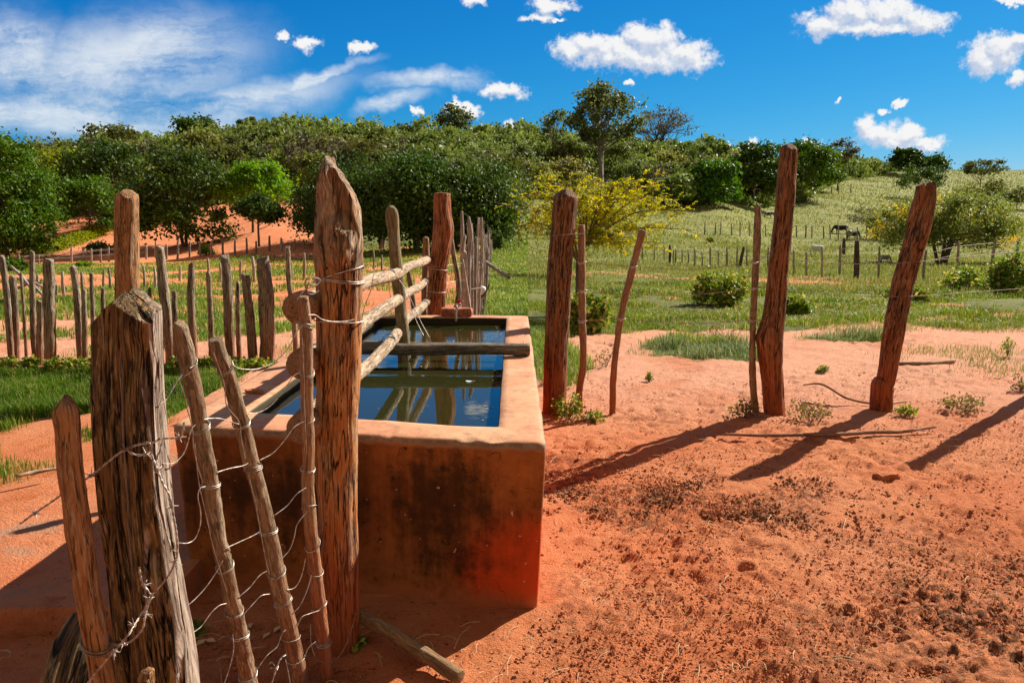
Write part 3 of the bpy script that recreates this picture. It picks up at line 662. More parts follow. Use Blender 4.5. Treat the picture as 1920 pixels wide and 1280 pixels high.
# water
wq = [np.array([*c, WZ]) for c in inset(outer, .23, .21, .17, .15)]
wx = np.linspace(0, 1, 40); wv = np.array([[(wq[0] * (1 - a_) + wq[1] * a_) * (1 - b_) + (wq[3] * (1 - a_) + wq[2] * a_) * b_ for b_ in wx] for a_ in wx]).reshape(-1, 3)
Iw = np.arange(1600).reshape(40, 40)
m, t, b, o = mat_new('murky_water')
ob = t.obj(); b.inputs['Base Color'].default_value = (0.024, 0.026, 0.007, 1); b.inputs['Roughness'].default_value = 0.015; b.inputs['IOR'].default_value = 1.38
b.inputs['Specular IOR Level'].default_value = 0.75
x, y, z = t.sep(ob); rp = t.noise(t.vm('MULTIPLY', ob, (5, 16, 1)), 1.0, 3, 0.6); am = t.ss(y, -0.2, 0.5, 0.04, 0.35)
h = t.m('ADD', t.m('MULTIPLY', rp, am), t.m('MULTIPLY', t.noise(ob, 9, 2, 0.5), 0.05)); bump(t, b, h, 0.5, 0.012); M['water'] = m
wo_ = link('water', mesh_np('water', wv - org, [np.stack([Iw[:-1, :-1], Iw[1:, :-1], Iw[1:, 1:], Iw[:-1, 1:]], -1).reshape(-1, 4)]), m, trough)

# ------------------------------------------------------------------ posts, sticks, rails
def make_post(name, pix, depth, mat, label, cat='post', group=None, seg=40, step=0.015, rough=0.10, grain=0.05, seed=1, ground=True, cuts=(), top='flat', sink=0.12, extra=None, **kw):
    """pix: list of (px, py, width_px) from top to base, in the vertical plane y = depth (number or function of px)"""
    D = depth if callable(depth) else (lambda q: depth)
    pts = []; rads = []
    for (px, py, w) in pix[::-1]:
        Y = D(px); p = P(px, py, Y); pts.append(p); rads.append(w * 0.5 * Y / F)
    if ground:
        d = pts[0] - pts[1]; d = d / np.linalg.norm(d); gz = H1(pts[0][0], pts[0][1])
        ex = (pts[0][2] - (gz - sink)) / max(0.2, -d[2])
        if ex > 0: pts.insert(0, pts[0] + d * ex); rads.insert(0, rads[0])
    pts = np.array(pts); rads = np.array(rads)
    base = np.array([pts[0][0], pts[0][1], pts[0][2] + (sink if ground else 0)])
    T = pts[-1]; r = rads[-1]; cs = list(cuts)
    axv = pts[-1] - pts[-2]; axv /= np.linalg.norm(axv)
    rr2 = random.Random(seed)
    if top == 'point':      # axe-cut point
        for k_ in range(3):
            a_ = rr2.uniform(0, 2) + k_ * 2.1; n_ = axv * 0.55 + np.array([cos(a_), sin(a_), 0]) * 0.85
            cs.append((T + axv * r * 0.0 - np.array([cos(a_), sin(a_), 0]) * r * 0.0 - axv * 0.1 * r, n_))
    elif top == 'slant':
        a_ = rr2.uniform(0, 6.28); cs.append((T - axv * r * 0.5, axv * 0.8 + np.array([cos(a_), sin(a_), 0]) * 0.6))
        a_ += 2.5; cs.append((T - axv * r * 0.4, axv * 0.6 + np.array([cos(a_), sin(a_), 0]) * 0.8))
    elif top == 'worn':
        for k_ in range(5):
            a_ = k_ * 1.256 + rr2.uniform(-.3, .3); cs.append((T + np.array([cos(a_), sin(a_), 0]) * r * 0.45, axv * 0.75 + np.array([cos(a_), sin(a_), 0]) * rr2.uniform(.5, .9)))
    geo = Geo(); tube(geo, pts, rads, seg, step, rough, grain, seed, cuts=cs, **kw)
    me = geo.mesh(name, origin=base)
    if extra:
        root = empty(name, base); tag(root, label, cat, group); link('shaft', me, mat, root)
        for fn in extra: fn(root, base, pts, rads)
        return root
    o_ = link(name, me, mat, loc=base); tag(o_, label, cat, group); return o_

def ring_on(pixstick, D, py, tilt=0.15, turns=2, rw=0.0015, matk='wire', pad=1.0, name='wire_tie'):
    """a tie of wire wound round a stick at image height py, as a child of the stick"""
    def fn(root, base, pts, rads):
        # nearest height on the axis
        zs = pts[:, 2]; tgt = None
        arr = spline(np.column_stack([pts, rads]), 0.01); best = None
        for q in arr:
            dpy = abs(proj(q[:3])[1] - py)
            if best is None or dpy < best[0]: best = (dpy, q)
        c = best[1][:3]; r = best[1][3] * 1.05 * pad + rw
        i = int(np.argmin(np.linalg.norm(arr[:, :3] - c, axis=1))); i = min(max(i, 1), len(arr) - 2)
        ax = arr[i + 1, :3] - arr[i - 1, :3]; ax /= np.linalg.norm(ax)
        e1 = np.cross(ax, [0, 1, 0]); e1 /= np.linalg.norm(e1); e2 = np.cross(ax, e1)
        g_ = Geo(); th = np.linspace(0, 2 * pi * turns, int(14 * turns) + 1)
        ph = random.random() * 6
        rr_ = r * (1 + 0.04 * np.sin(th * 0.7 + ph))
        cc = c + ax * ((th / (2 * pi) - turns / 2) * rw * 3.6)[:, None] + rr_[:, None] * (np.cos(th)[:, None] * e1 + np.sin(th)[:, None] * e2) + ax * (np.sin(th + ph) * r * tilt * 2)[:, None]
        tube(g_, cc, rw, 6, 0.01, caps=False)
        link(name, g_.mesh(name, origin=base), M[matk], root)
    return fn
def proj(p):
    q = np.asarray(p) - np.array([0, 0, CAMZ]); zc = q @ FWD
    return 960 + F * q[0] / zc, 640 - F * (q @ UPV) / zc

def DF(px): return 2.50 - 0.0017 * (612 - px)     # the wired panel of leaning sticks
# big centre post with a hollow, knotted, pointed head
CP = [(632, 296, 62), (628, 330, 84), (631, 375, 84), (632, 420, 90), (634, 470, 92), (637, 530, 88), (636, 600, 85), (634, 700, 83), (632, 820, 81), (633, 950, 79), (636, 1080, 76), (640, 1200, 76)]
CD = 2.70
def cp_hook(V, TH, s, C):
    px_, zz_ = V[..., 0], V[..., 2]
    w = CD / F
    def ctr(px, py): return P(px, py, CD)
    # gouged hollow, upper right of the face
    c = ctr(645, 378); dz = (V[..., 2] - c[2]) / (46 * w); dx = (V[..., 0] - c[0]) / (12 * w) + dz * 0.75
    front = (V[..., 1] < C[:, None, 1] + 0.01) * 1.0
    hol = sst(1.35 - np.sqrt(dx ** 2 + dz ** 2), 0, 0.45) * front
    V = V.copy(); V[..., 1] += 0.034 * hol
    c = ctr(645, 452); d = np.sqrt(((V[..., 0] - c[0]) / (22 * w)) ** 2 + ((V[..., 2] - c[2]) / (42 * w)) ** 2) + 0.18 * vnoise(V * 38, 7)
    kn = sst(1.25 - d, 0, .35) * front; V[..., 1] -= kn * (0.010 + 0.0035 * np.sin(d * 17) + 0.007 * vnoise(V * 95, 5))
    V[..., 1] += 0.014 * np.exp(-((d - 1.3) / 0.12) ** 2) * front
    # twisting fibres round the head
    top = sst(V[..., 2], ctr(0, 500)[2], ctr(0, 440)[2])
    f_ = vnoise(np.stack([(V[..., 0] + 0.35 * (V[..., 2] - c[2])) * 90, V[..., 1] * 60, V[..., 2] * 12], -1), 6)
    f2_ = vnoise(np.stack([(V[..., 0] - 0.25 * (V[..., 2] - c[2])) * 42, V[..., 1] * 40, V[..., 2] * 8], -1), 16)
    V[..., 1] += top * (0.011 * f_ + 0.016 * f2_) * front * (1 - 0.8 * hol) * (1 - .5 * kn); V[..., 0] += top * 0.008 * f2_
    return V
pt = P(622, 303, CD); w_ = CD / F
cuts = [(P(622, 300, CD), np.array([0.80, 0.0, 0.50])), (P(668, 378, CD), np.array([0.95, -0.05, 0.32])), (P(621, 302, CD), np.array([-0.90, 0.1, 0.36])), (P(600, 372, CD), np.array([-0.98, 0, 0.2])),
        (P(622, 303, CD) + np.array([0, 0.01, 0]), np.array([0.0, 0.75, 0.6]))]
cpn = ring_on
def cp_wires(root, base, pts, rads):
    for k_, (pyc, sl_, n_) in enumerate(((528, 0.10, 2), (515, -0.30, 1), (601, 0.06, 1))):
        c = P(636, pyc, CD); r = 45 * w_ + 0.002; th = np.linspace(0, 2 * pi * n_, 30 * n_)
        cc = c + np.stack([np.cos(th) * r, np.sin(th) * r * 1.02, -np.cos(th) * r * -sl_ * -1 + 0.006 * th / 6.3 * 1.0 + 0.002 * np.sin(3 * th)], -1)
        if k_ == 2: cc = cc[16:]
        g_ = Geo(); tube(g_, cc, 0.0024, 6, 0.02, caps=False); link('wire_tie', g_.mesh('wire_tie', origin=base), M['wire'], root)
make_post('wooden_post', CP, CD, M['center'], 'thick weathered post with pointed, hollowed and knotted head in front of the trough', group='large fence posts',
          seg=110, step=0.008, rough=0.05, grain=0.028, seed=3, cuts=cuts, hook=cp_hook, extra=[cp_wires])

# dark hewn post, front left
def plank_prof(th, s):
    a, b_ = 1.0, 0.62; c, sn = np.abs(np.cos(th)), np.abs(np.sin(th))   # cos -> depth (towards camera), sin -> width
    return 1.0 / ((c / b_) ** 7 + (sn / a) ** 7) ** (1 / 7)
def df2(px): return 2.13
def pl_hook(V, TH, s, C):
    V = V.copy(); f = vnoise(np.stack([V[..., 0] * 75, V[..., 1] * 75, V[..., 2] * 3.2], -1), 61); f2 = vnoise(np.stack([V[..., 0] * 30, V[..., 1] * 30, V[..., 2] * 2.0], -1), 62)
    k_ = np.exp(-(f2 / 0.12) ** 2)
    V[..., 1] += 0.006 * f + 0.020 * k_ * (V[..., 1] < C[:, None, 1]); V[..., 0] += 0.003 * f
    return V
pd = 1.95
pcuts = [(P(243, 541, pd), np.array([-0.73, 0.0, 0.68])), (P(243, 541, pd), np.array([0.66, 0.0, 0.75])), (P(258, 583, pd) - [0, 0.045, 0], np.array([0.45, -0.62, 0.62]))]
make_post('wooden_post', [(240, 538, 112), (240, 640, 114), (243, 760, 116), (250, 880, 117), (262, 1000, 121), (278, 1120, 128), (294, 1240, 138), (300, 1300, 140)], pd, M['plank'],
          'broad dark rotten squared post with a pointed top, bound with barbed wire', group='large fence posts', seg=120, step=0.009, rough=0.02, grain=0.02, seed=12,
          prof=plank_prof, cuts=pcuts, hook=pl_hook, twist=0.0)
make_post('wooden_stake', [(120, 742, 26), (121, 762, 42), (126, 800, 45), (132, 880, 45), (146, 970, 46), (158, 1060, 46), (172, 1150, 47), (192, 1270, 50), (200, 1320, 50)], 1.82, M['peg'],
          'smooth orange-brown stake with rounded knobbly head left of the broad dark post', 'stake', seg=48, step=0.008, rough=0.07, grain=0.03, seed=15, top='flat', cuts=[(P(112, 752, 1.82), np.array([-.75, -.3, .6])), (P(131, 752, 1.82), np.array([.65, -.2, .75])), (P(120, 750, 1.82) - [0, .012, 0], np.array([-.1, -.75, .6]))],
          bulges=[(1.33, 1.9, 0.02, 0.42), (0.95, -1.4, 0.05, 0.12)], extra=[lambda r_, b_, p_, q_: ring_on(None, None, 1207, 0.25, 2, 0.0024, 'rust')(r_, b_, p_, q_)])
make_post('wooden_stake', [(278, 1252, 24), (274, 1275, 34), (270, 1310, 36)], 1.78, M['peg'], 'short orange stump of a stake in front of the broad dark post', 'stake', seg=32, step=0.01, rough=0.1, grain=0.05, seed=17, top='worn')
# leaning board low on the left
bp = [P(166, 1150, 2.15), P(140, 1215, 2.05), P(118, 1300, 1.95)]; bp.append(bp[-1] + (bp[-1] - bp[-2]) * 1.1)
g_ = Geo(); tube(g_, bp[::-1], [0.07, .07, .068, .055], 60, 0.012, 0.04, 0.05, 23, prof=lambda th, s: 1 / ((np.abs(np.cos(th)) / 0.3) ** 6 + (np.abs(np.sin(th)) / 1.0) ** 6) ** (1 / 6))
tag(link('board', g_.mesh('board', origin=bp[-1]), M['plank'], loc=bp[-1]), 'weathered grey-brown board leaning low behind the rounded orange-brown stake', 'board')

F3 = [(335, 598, 24), (343, 640, 31), (357, 700, 31), (370, 760, 30), (385, 850, 31), (397, 920, 31), (408, 1000, 30), (422, 1060, 31), (436, 1130, 32), (452, 1200, 32), (470, 1290, 33)]
F4 = [(404, 636, 26), (412, 665, 28), (430, 710, 29), (447, 770, 29), (462, 830, 30), (478, 890, 30), (493, 950, 31), (506, 1010, 32), (520, 1080, 33), (538, 1160, 33), (556, 1240, 33), (568, 1300, 34)]
F5 = [(568, 556, 20), (573, 610, 23), (575, 680, 24), (576, 760, 23), (579, 840, 23), (577, 900, 25), (580, 960, 26), (586, 1020, 26), (592, 1080, 27), (600, 1150, 28), (608, 1220, 28), (612, 1262, 28)]
make_post('leaning_stick', F3, DF, M['stick'], 'mottled grey leaning stick with broken top, left one of the three wired sticks', 'stick', 'wired sticks', 32, 0.01, 0.10, 0.04, 31, top='slant', nub=0.10,
          extra=[ring_on(0, 0, y_, t_, n_) for y_, t_, n_ in ((688, -.35, 1), (800, .1, 3), (908, .12, 2), (1058, .12, 2), (1143, .12, 2), (1188, .1, 2), (1265, .1, 3))])
make_post('leaning_stick', F4, DF, M['stick'], 'brown leaning stick with blunt round top, middle one of the three wired sticks', 'stick', 'wired sticks', 32, 0.01, 0.07, 0.03, 33, top='flat', nub=0.08,
          extra=[ring_on(0, 0, y_, t_, n_) for y_, t_, n_ in ((686, -.2, 2), (790, .12, 2), (873, .15, 3), (995, .1, 2), (1070, .15, 2), (1125, .12, 2), (1190, .12, 1), (1232, .05, 1))])
make_post('leaning_stick', F5, DF, M['stickor'], 'thin reddish stick wired beside the thick centre post, right one of the three wired sticks', 'stick', 'wired sticks', 28, 0.01, 0.08, 0.03, 35, top='flat', nub=0.12,
          extra=[ring_on(0, 0, y_, t_, n_) for y_, t_, n_ in ((608, -.25, 3), (697, -.3, 2), (790, .1, 1), (880, .1, 2), (950, .3, 1), (1018, -.3, 1), (1068, -.2, 1), (1137, -.2, 2), (1203, .1, 3))])

# posts of the far fence line on the right
make_post('wooden_post', [(1063, 356, 32), (1061, 372, 44), (1056, 420, 45), (1050, 500, 46), (1046, 580, 46), (1042, 660, 46), (1040, 740, 45), (1040, 782, 46)], 6.16, M['brown'],
          'thick red-brown post with a domed dark top just right of the trough', group='large fence posts', seg=64, step=0.018, rough=0.06, grain=0.05, seed=41, top='worn')
make_post('fence_stick', [(1090, 422, 13), (1091, 500, 13), (1092, 600, 14), (1094, 680, 13), (1086, 735, 14), (1087, 780, 13)], 6.18, M['stickor'],
          'thin upright red-brown stick close beside the thick post right of the trough', 'stick', 'thin sticks on the right fence line', 16, 0.03, 0.12, 0.04, 42)
make_post('fence_stick', [(1205, 432, 14), (1195, 470, 14), (1182, 520, 14), (1167, 580, 13), (1156, 650, 12), (1150, 710, 13), (1148, 787, 13)], 6.16, M['stickor'],
          'thin curved orange stick leaning right, standing alone in the gap', 'stick', 'thin sticks on the right fence line', 16, 0.03, 0.10, 0.04, 43)
make_post('fence_stick', [(1421, 380, 11), (1420, 440, 14), (1415, 540, 13), (1411, 640, 12), (1412, 720, 13), (1418, 779, 13)], 6.17, M['olive'],
          'thin grey stick standing just left of the tallest post', 'stick', 'thin sticks on the right fence line', 16, 0.03, 0.12, 0.04, 44, top='point')
make_post('wooden_post', [(1479, 271, 26), (1479, 290, 32), (1474, 350, 34), (1467, 430, 36), (1459, 510, 38), (1452, 580, 40), (1445, 640, 46), (1446, 690, 42), (1450, 740, 38), (1452, 784, 40)], 6.16, M['brown'],
          'tallest rough brown post with a chipped conical top on the right fence line', group='large fence posts', seg=64, step=0.018, rough=0.07, grain=0.09, seed=45, top='worn',
          bulges=[(0.75, -1.3, 0.08, 0.25)])
def fork(root, base, pts, rads):
    g_ = Geo(); p = [P(1700, 470, 6.28), P(1712, 420, 6.27), P(1724, 375, 6.26), P(1727, 342, 6.26)]
    tube(g_, p, [.035, .045, .045, .028], 20, 0.02, 0.1, 0.08, 48, cuts=[(P(1722, 348, 6.26), np.array([-.5, 0, .8]))]); link('fork', g_.mesh('fork', origin=base), M['brown'], root)
make_post('wooden_post', [(1748, 337, 14), (1741, 372, 26), (1727, 420, 36), (1708, 480, 38), (1692, 540, 38), (1680, 600, 38), (1671, 650, 36), (1663, 700, 34), (1659, 716, 36), (1655, 722, 42), (1652, 772, 40)], 6.25, M['brown'],
          'leaning dark post split in two at the top, rightmost on the fence line', group='large fence posts', seg=64, step=0.018, rough=0.06, grain=0.10, seed=47, top='slant', extra=[fork])
pb = np.array([4.60, 6.72, 0]); g_ = Geo(); tube(g_, [pb - [0, 0, .15], pb + [0.02, 0, 1.0], pb + [0.05, 0, 2.02]], [.065, .06, .05], 24, 0.05, 0.08, 0.06, 49)
tag(link('wooden_post', g_.mesh('wooden_post', origin=pb), M['brown'], loc=pb), 'post just outside on the right whose shadow falls across the red earth', 'post', 'large fence posts')
# posts over and behind the trough
make_post('wooden_post', [(829, 363, 31), (829, 400, 33), (831, 430, 38), (829, 455, 36), (824, 490, 33), (820, 530, 34), (818, 560, 34), (818, 600, 34)], 7.0, M['red'],
          'red barked post with a flat sawn top at the far end of the trough', group='large fence posts', seg=56, step=0.018, rough=0.05, grain=0.08, seed=51,
          bulges=[(1.35, -1.5, 0.07, 0.28)], sink=0.2, extra=[lambda r_, b_, p_, q_: ring_on(0, 0, 503, .02, 1, 0.003)(r_, b_, p_, q_), lambda r_, b_, p_, q_: ring_on(0, 0, 546, .0, 1, 0.003)(r_, b_, p_, q_)])
make_post('wooden_post', [(733, 386, 20), (735, 405, 24), (738, 440, 22), (744, 500, 23), (749, 560, 23), (753, 600, 23), (757, 640, 24), (758, 670, 24), (758, 690, 24)], 4.98, M['olive'],
          'slim olive-brown pole standing in the middle of the trough between two logs', 'post', group='large fence posts', seg=32, step=0.015, rough=0.07, grain=0.02, seed=53, top='worn', nub=0.06, ground=False)
make_post('fence_stick', [(798, 444, 12), (799, 480, 13), (796, 540, 12), (795, 600, 12)], 7.12, M['stickor'], 'short knobbly stick just left of the red post at the far end of the trough', 'stick', seg=16, step=0.03, rough=0.12, grain=0.03, seed=54, top='worn')
make_post('fence_stick', [(764, 500, 9), (769, 530, 10), (775, 570, 11), (777, 610, 11)], 7.2, M['olive'], 'short leaning dark stick behind the slim pole at the far end of the trough', 'stick', seg=14, step=0.03, rough=0.12, seed=55)
make_post('fence_stick', [(846, 444, 8), (851, 480, 9), (858, 520, 10), (860, 550, 10), (854, 585, 10)], 7.25, M['stake'], 'bent grey stick just right of the red post at the far end of the trough', 'stick', seg=14, step=0.03, rough=0.1, seed=56, top='point')
# three long rails
RL = [((562, 577, 60), (803, 486, 17), 'topmost pale peeled rail running from the thick centre post to the red post', ((700, 511),), 71),
      ((566, 682, 56), (800, 526, 16), 'middle pale peeled rail running over the trough to the red post', ((740, 572),), 72),
      ((568, 802, 62), (802, 564, 17), 'lowest pale peeled rail hanging just above the trough water', ((740, 622),), 73)]
for (a_, b_, lab, mids, sd) in RL:
    p0 = P(a_[0], a_[1], 2.60); p1 = P(b_[0], b_[1], 6.95); r0 = a_[2] / 2 * 2.60 / F; r1 = b_[2] / 2 * 6.95 / F
    ts = [0, 0.15, 0.32, 0.5, 0.68, 0.85, 1]; rr2 = np.random.default_rng(sd)
    pp = [p0 * (1 - q) + p1 * q + np.array([rr2.normal() * 0.012, 0, rr2.normal() * 0.010]) * (0 < q < 1) for q in ts]
    rd = [r0 * .9, r1 * .86, r1 * .82, r1 * .88, r1 * .80, r1 * .86, r1 * .82]
    g_ = Geo(); seg = 40
    def ringprof(th, s, rr2=rr2, sd=sd):
        k_ = 1.0 + 0.0 * s
        for q in np.arange(0.3, 4.4, 0.27):
            q2 = q + 0.06 * sin(q * 31 + sd); k_ = k_ + 0.085 * np.exp(-((s - q2) / 0.022) ** 2) * (0.6 + 0.4 * np.sin(th + q * 5)) - 0.03 * np.exp(-((s - q2 - 0.045) / 0.02) ** 2)
        return k_
    pts_ = np.array(pp)[::-1]; rds = np.array(rd)[::-1]      # far -> near so the near end is the capped "top"
    tube(g_, pts_, rds, seg, 0.012, 0.05, 0.02, sd, prof=ringprof)
    root = empty('rail', p0); tag(root, lab, 'rail', 'rails above the trough'); link('pole', g_.mesh('pole', origin=p0), M['rail'], root)
    ge = Geo(); dr = (p0 - p1) / np.linalg.norm(p0 - p1)
    tube(ge, [p0 - dr * 0.06, p0 + dr * 0.012], [r0 * 1.04, r0 * 1.0], 40, 0.008, 0.05, 0.02, sd + 50, bulges=()); link('sawn_end', ge.mesh('sawn_end', origin=p0), M['stickor'], root)
    for q in (0.46, 0.95):
        c = p0 * (1 - q) + p1 * q; g3 = Geo(); rr_ = r1 * .93
        tube(g3, [c - dr * 0.022, c + dr * 0.022], [rr_ * 1.0, rr_ * 1.0], 24, 0.01, 0.03, 0, 5, caps=False); link('black_strap', g3.mesh('black_strap', origin=p0), M['black'], root)
# logs lying across the trough
for (a_, b_, Ya, Yb, wd, lab, sd, ca) in (((655, 646), (994, 650), 4.83, 4.82, 23, 'thick wet grey log lying across the trough rims', 81, 1), ((640, 629), (985, 641), 5.12, 5.02, 13, 'thin brown pole lying across the trough behind the thick log', 82, 0)):
    zt = TZ + wd / 2 * 4.85 / F + 0.006
    p0 = Pz(a_[0], a_[1], zt); p1 = Pz(b_[0], b_[1], zt); p0[1] = Ya; p1[1] = Yb; p0[0] = -1.27; p1[0] = (b_[0] - 960) * Yb / F * 0.985; r = wd / 2 * 4.83 / F
    g_ = Geo(); tube(g_, [p0, p0 * .75 + p1 * .25 + [0, .01, .004], (p0 + p1) / 2 + [0, -.008, 0], p0 * .25 + p1 * .75 + [0, 0, .003], p1], [r * .9, r, r * 1.0, r * .98, r], 36, 0.015, 0.06, 0.03, sd, bulges=((0.55, 0.3, 0.03, 0.2), (1.3, 0.4, 0.03, 0.2)))
    root = empty('log', p0); tag(root, lab, 'log'); link('trunk', g_.mesh('trunk', origin=p0), M['log'], root)
    if ca:
        c = p1 * 0.975 + p0 * 0.025; g3 = Geo(); th = np.linspace(0, 4 * pi, 40); tube(g3, c + np.stack([0.01 * th / 6 - 0.01 + .008 * np.sin(th * .5), np.cos(th) * r * 1.25 + 0.015, np.sin(th) * r * 1.12], -1), 0.0025, 6, 0.02, caps=False)
        link('wire_tie', g3.mesh('wire_tie', origin=p0), M['wire'], root)
# bricks and tap at the far rim
for k_, (px, lab) in enumerate(((841, 'left one of two worn red bricks on the far rim of the trough'), (872, 'right one of two worn red bricks on the far rim of the trough'))):
    c = P(px, 579, 6.74); c[2] = TZ + 0.038; g_ = Geo(); box(g_, (0, 0, 0), (0.125, 0.10, 0.075), rotz(0.05 - 0.1 * k_), 0.006, k_, 6, 0.25)
    tag(link('brick', g_.mesh('brick'), M['brick'], loc=c), lab, 'brick', 'bricks on the trough rim')
c = P(857, 583, 6.68); c[2] = TZ + 0.004; root = empty('tap', c); tag(root, 'small water tap with a red handle between the two bricks', 'tap')
g_ = Geo(); tube(g_, [(0, .05, 0), (0, .02, .05), (0, .0, .085), (0.0, -.02, .10)], .011, 12, .01); tube(g_, [(0, -.02, .10), (-.0, -.05, .095), (-.005, -.06, .05), (-.005, -.06, -.03)], .009, 12, .01); link('pipe', g_.mesh('pipe'), M['pipe'], root)
g_ = Geo(); tube(g_, [(-.02, 0, .098), (.035, 0, .108)], .013, 12, .01); link('valve', g_.mesh('valve'), M['pipe'], root)
g_ = Geo(); tube(g_, [(-.012, 0, .135), (.02, 0, .14), (.05, 0, .132)], .008, 10, .01); tube(g_, [(.018, 0, .11), (.018, 0, .138)], .006, 8, .01); link('handle', g_.mesh('handle'), M['redp'], root)
rw_ = np.random.default_rng(31); dx_ = rw_.uniform(-1.05, -.12, 70); dy_ = 3.4 + 3.2 * rw_.random(70) ** .8; near_e = rw_.random(70) < .5; dx_ = np.where(near_e, -.09 - .05 * rw_.random(70) ** 2, dx_)
fw_ = leaf_quads(np.stack([dx_, dy_, np.full(70, WZ + .002)], -1), .010 * rw_.uniform(.4, 1.3, 70), 1.8, 9, None, rw_); tag(link('floating_specks', quads_mesh('floating_specks', fw_, rw_.random(70)), M['straw']), 'specks of chaff and dust floating on the trough water', kind='stuff')
# floating leaf, chip on the ledge
g_ = Geo(); c = Pz(880, 714, WZ + 0.004); a_ = np.linspace(0, 2 * pi, 14, endpoint=False)
g_.add(np.concatenate([np.stack([np.cos(a_) * .022, np.sin(a_) * .009, 0.002 * np.cos(2 * a_)], -1), np.stack([np.cos(a_) * .022, np.sin(a_) * .009, 0.002 * np.cos(2 * a_) - .002], -1)]),
       [[i, (i + 1) % 14, 14 + (i + 1) % 14, 14 + i] for i in range(14)], [[0, i, i + 1] for i in range(1, 13)]); tag(link('leaf', g_.mesh('leaf'), M['plastic'], loc=c), 'small white leaf floating on the trough water', 'leaf')
c = Pz(477, 733, TZ + 0.008); g_ = Geo(); box(g_, (0, 0, 0), (0.10, 0.035, 0.014), rotz(-0.4), 0.004, 4, 5, 0.3)
tag(link('stone_chip', g_.mesh('stone_chip'), M['apron'], loc=c), 'flat stone chip lying on the left ledge of the trough', 'stone')
# round pole lying in the shade in front of the trough
a_ = Pz(672, 1150, 0.11); b_ = Pz(862, 1270, 0.03); g_ = Geo(); mid = (a_ + b_) / 2 + [0, 0, .0]
tube(g_, [a_, a_ * .7 + b_ * .3 + [0, .01, 0], a_ * .35 + b_ * .65 + [0.01, 0, 0], b_], [.024, .025, .026, .026], 28, 0.01, 0.07, 0.05, 91)
tag(link('pole', g_.mesh('pole', origin=a_), M['olive'], loc=a_), 'short dark pole lying on the earth, propped against the foot of the thick centre post', 'pole')
# long thin stick on the ground, right
pts = [Pz(x_, y_ - 3, 0.035) for x_, y_ in ((1358, 817), (1430, 819), (1500, 818), (1570, 817), (1640, 813), (1690, 812), (1755, 803))]
g_ = Geo(); tube(g_, pts, [.009, .012, .013, .014, .014, .013, .008], 14, 0.02, 0.12, 0.03, 93); q = pts[5]; tube(g_, [q, q + [.06, -.06, .03], q + [.12, -.09, .03]], [.007, .005, .003], 8, .02, .1, 0, 94)
tag(link('stick', g_.mesh('stick', origin=pts[3]), M['stick'], loc=pts[3]), 'long thin dry stick lying across the post shadow on the red earth', 'stick')
pts = [Pz(x_, y_, 0.02) for x_, y_ in ((1680, 681), (1730, 682), (1790, 677))]; g_ = Geo(); tube(g_, pts, [.02, .025, .012], 12, .03, .15, .05, 95)
tag(link('stick', g_.mesh('stick', origin=pts[0]), M['olive'], loc=pts[0]), 'dark stick lying on pale earth beyond the split leaning post', 'stick')
pts = [ground_at(1505, 742) + [0, 0, .10], ground_at(1540, 748) + [0, 0, .13], ground_at(1590, 758) + [0, 0, .05], ground_at(1650, 762) + [0, 0, .02], ground_at(1700, 756) + [0, 0, .015]]; g_ = Geo(); tube(g_, pts, [.006, .009, .010, .009, .006], 10, .03, .12, .03, 96)
tag(link('stick', g_.mesh('stick', origin=pts[0]), M['olive'], loc=pts[0]), 'arched dry twig on the ground between the tallest post and the split post', 'stick')
pts = [Pz(x_, y_, .13) for x_, y_ in ((30, 893), (60, 886), (108, 877))]; g_ = Geo(); tube(g_, pts, [.010, .012, .010], 10, .03, .12, .03, 97)
tag(link('stick', g_.mesh('stick', origin=pts[0]), M['rail'], loc=pts[0]), 'pale stick lying on the earth below the green grass on the left', 'stick')
c = ground_at(1662, 898); g_ = Geo(); box(g_, (0, 0, 0.015), (0.15, 0.09, 0.055), rotz(0.2), 0.007, 6, 8, 0.55); tag(link('clod', g_.mesh('clod'), M['earth'], loc=c), 'lump of red earth at the tip of the rightmost shadow', 'clod')

# ---- wires of the near panel
def barb(g_, pts, r=0.0017, every=0.10):
    pts = spline(np.array(pts), 0.006); T = np.gradient(pts, axis=0); T /= np.linalg.norm(T, axis=1)[:, None]
    nrm_ = np.cross(T, [0.1, 1, 0.2]); nrm_ /= np.linalg.norm(nrm_, axis=1)[:, None]; bn = np.cross(T, nrm_)
    s = np.concatenate([[0], np.cumsum(np.linalg.norm(np.diff(pts, axis=0), axis=1))])
    for ph in (0, pi):
        a = s * 2 * pi / 0.035 + ph; tube(g_, pts + (np.cos(a)[:, None] * nrm_ + np.sin(a)[:, None] * bn) * r * 0.95, r, 6, 1, caps=False, smoothpath=False)
    q = every * 0.5
    while q < s[-1]:
        i = int(np.searchsorted(s, q)); i = min(i, len(pts) - 2); c = pts[i]; t0 = T[i]
        for k_ in range(3):
            a = np.linspace(0, 5.0, 9); tube(g_, c + t0 * ((a / 5 - .5) * .010 + (k_ - 1) * .004)[:, None] + (np.cos(a)[:, None] * nrm_[i] + np.sin(a)[:, None] * bn[i]) * r * 2.4, r * .8, 5, .01, caps=False)
        for k_ in range(4):
            a = random.random() * 6.28; d = nrm_[i] * cos(a) + bn[i] * sin(a) + t0 * random.uniform(-.5, .5); tube(g_, [c, c + d * 0.009, c + d * 0.019], [r * .8, r * .7, r * .3], 5, .01, caps=False)
        q += every * random.uniform(.8, 1.25)
def PW(l, dd=-0.035): return [P(x_, y_, DF(x_) + dd) for x_, y_ in l]
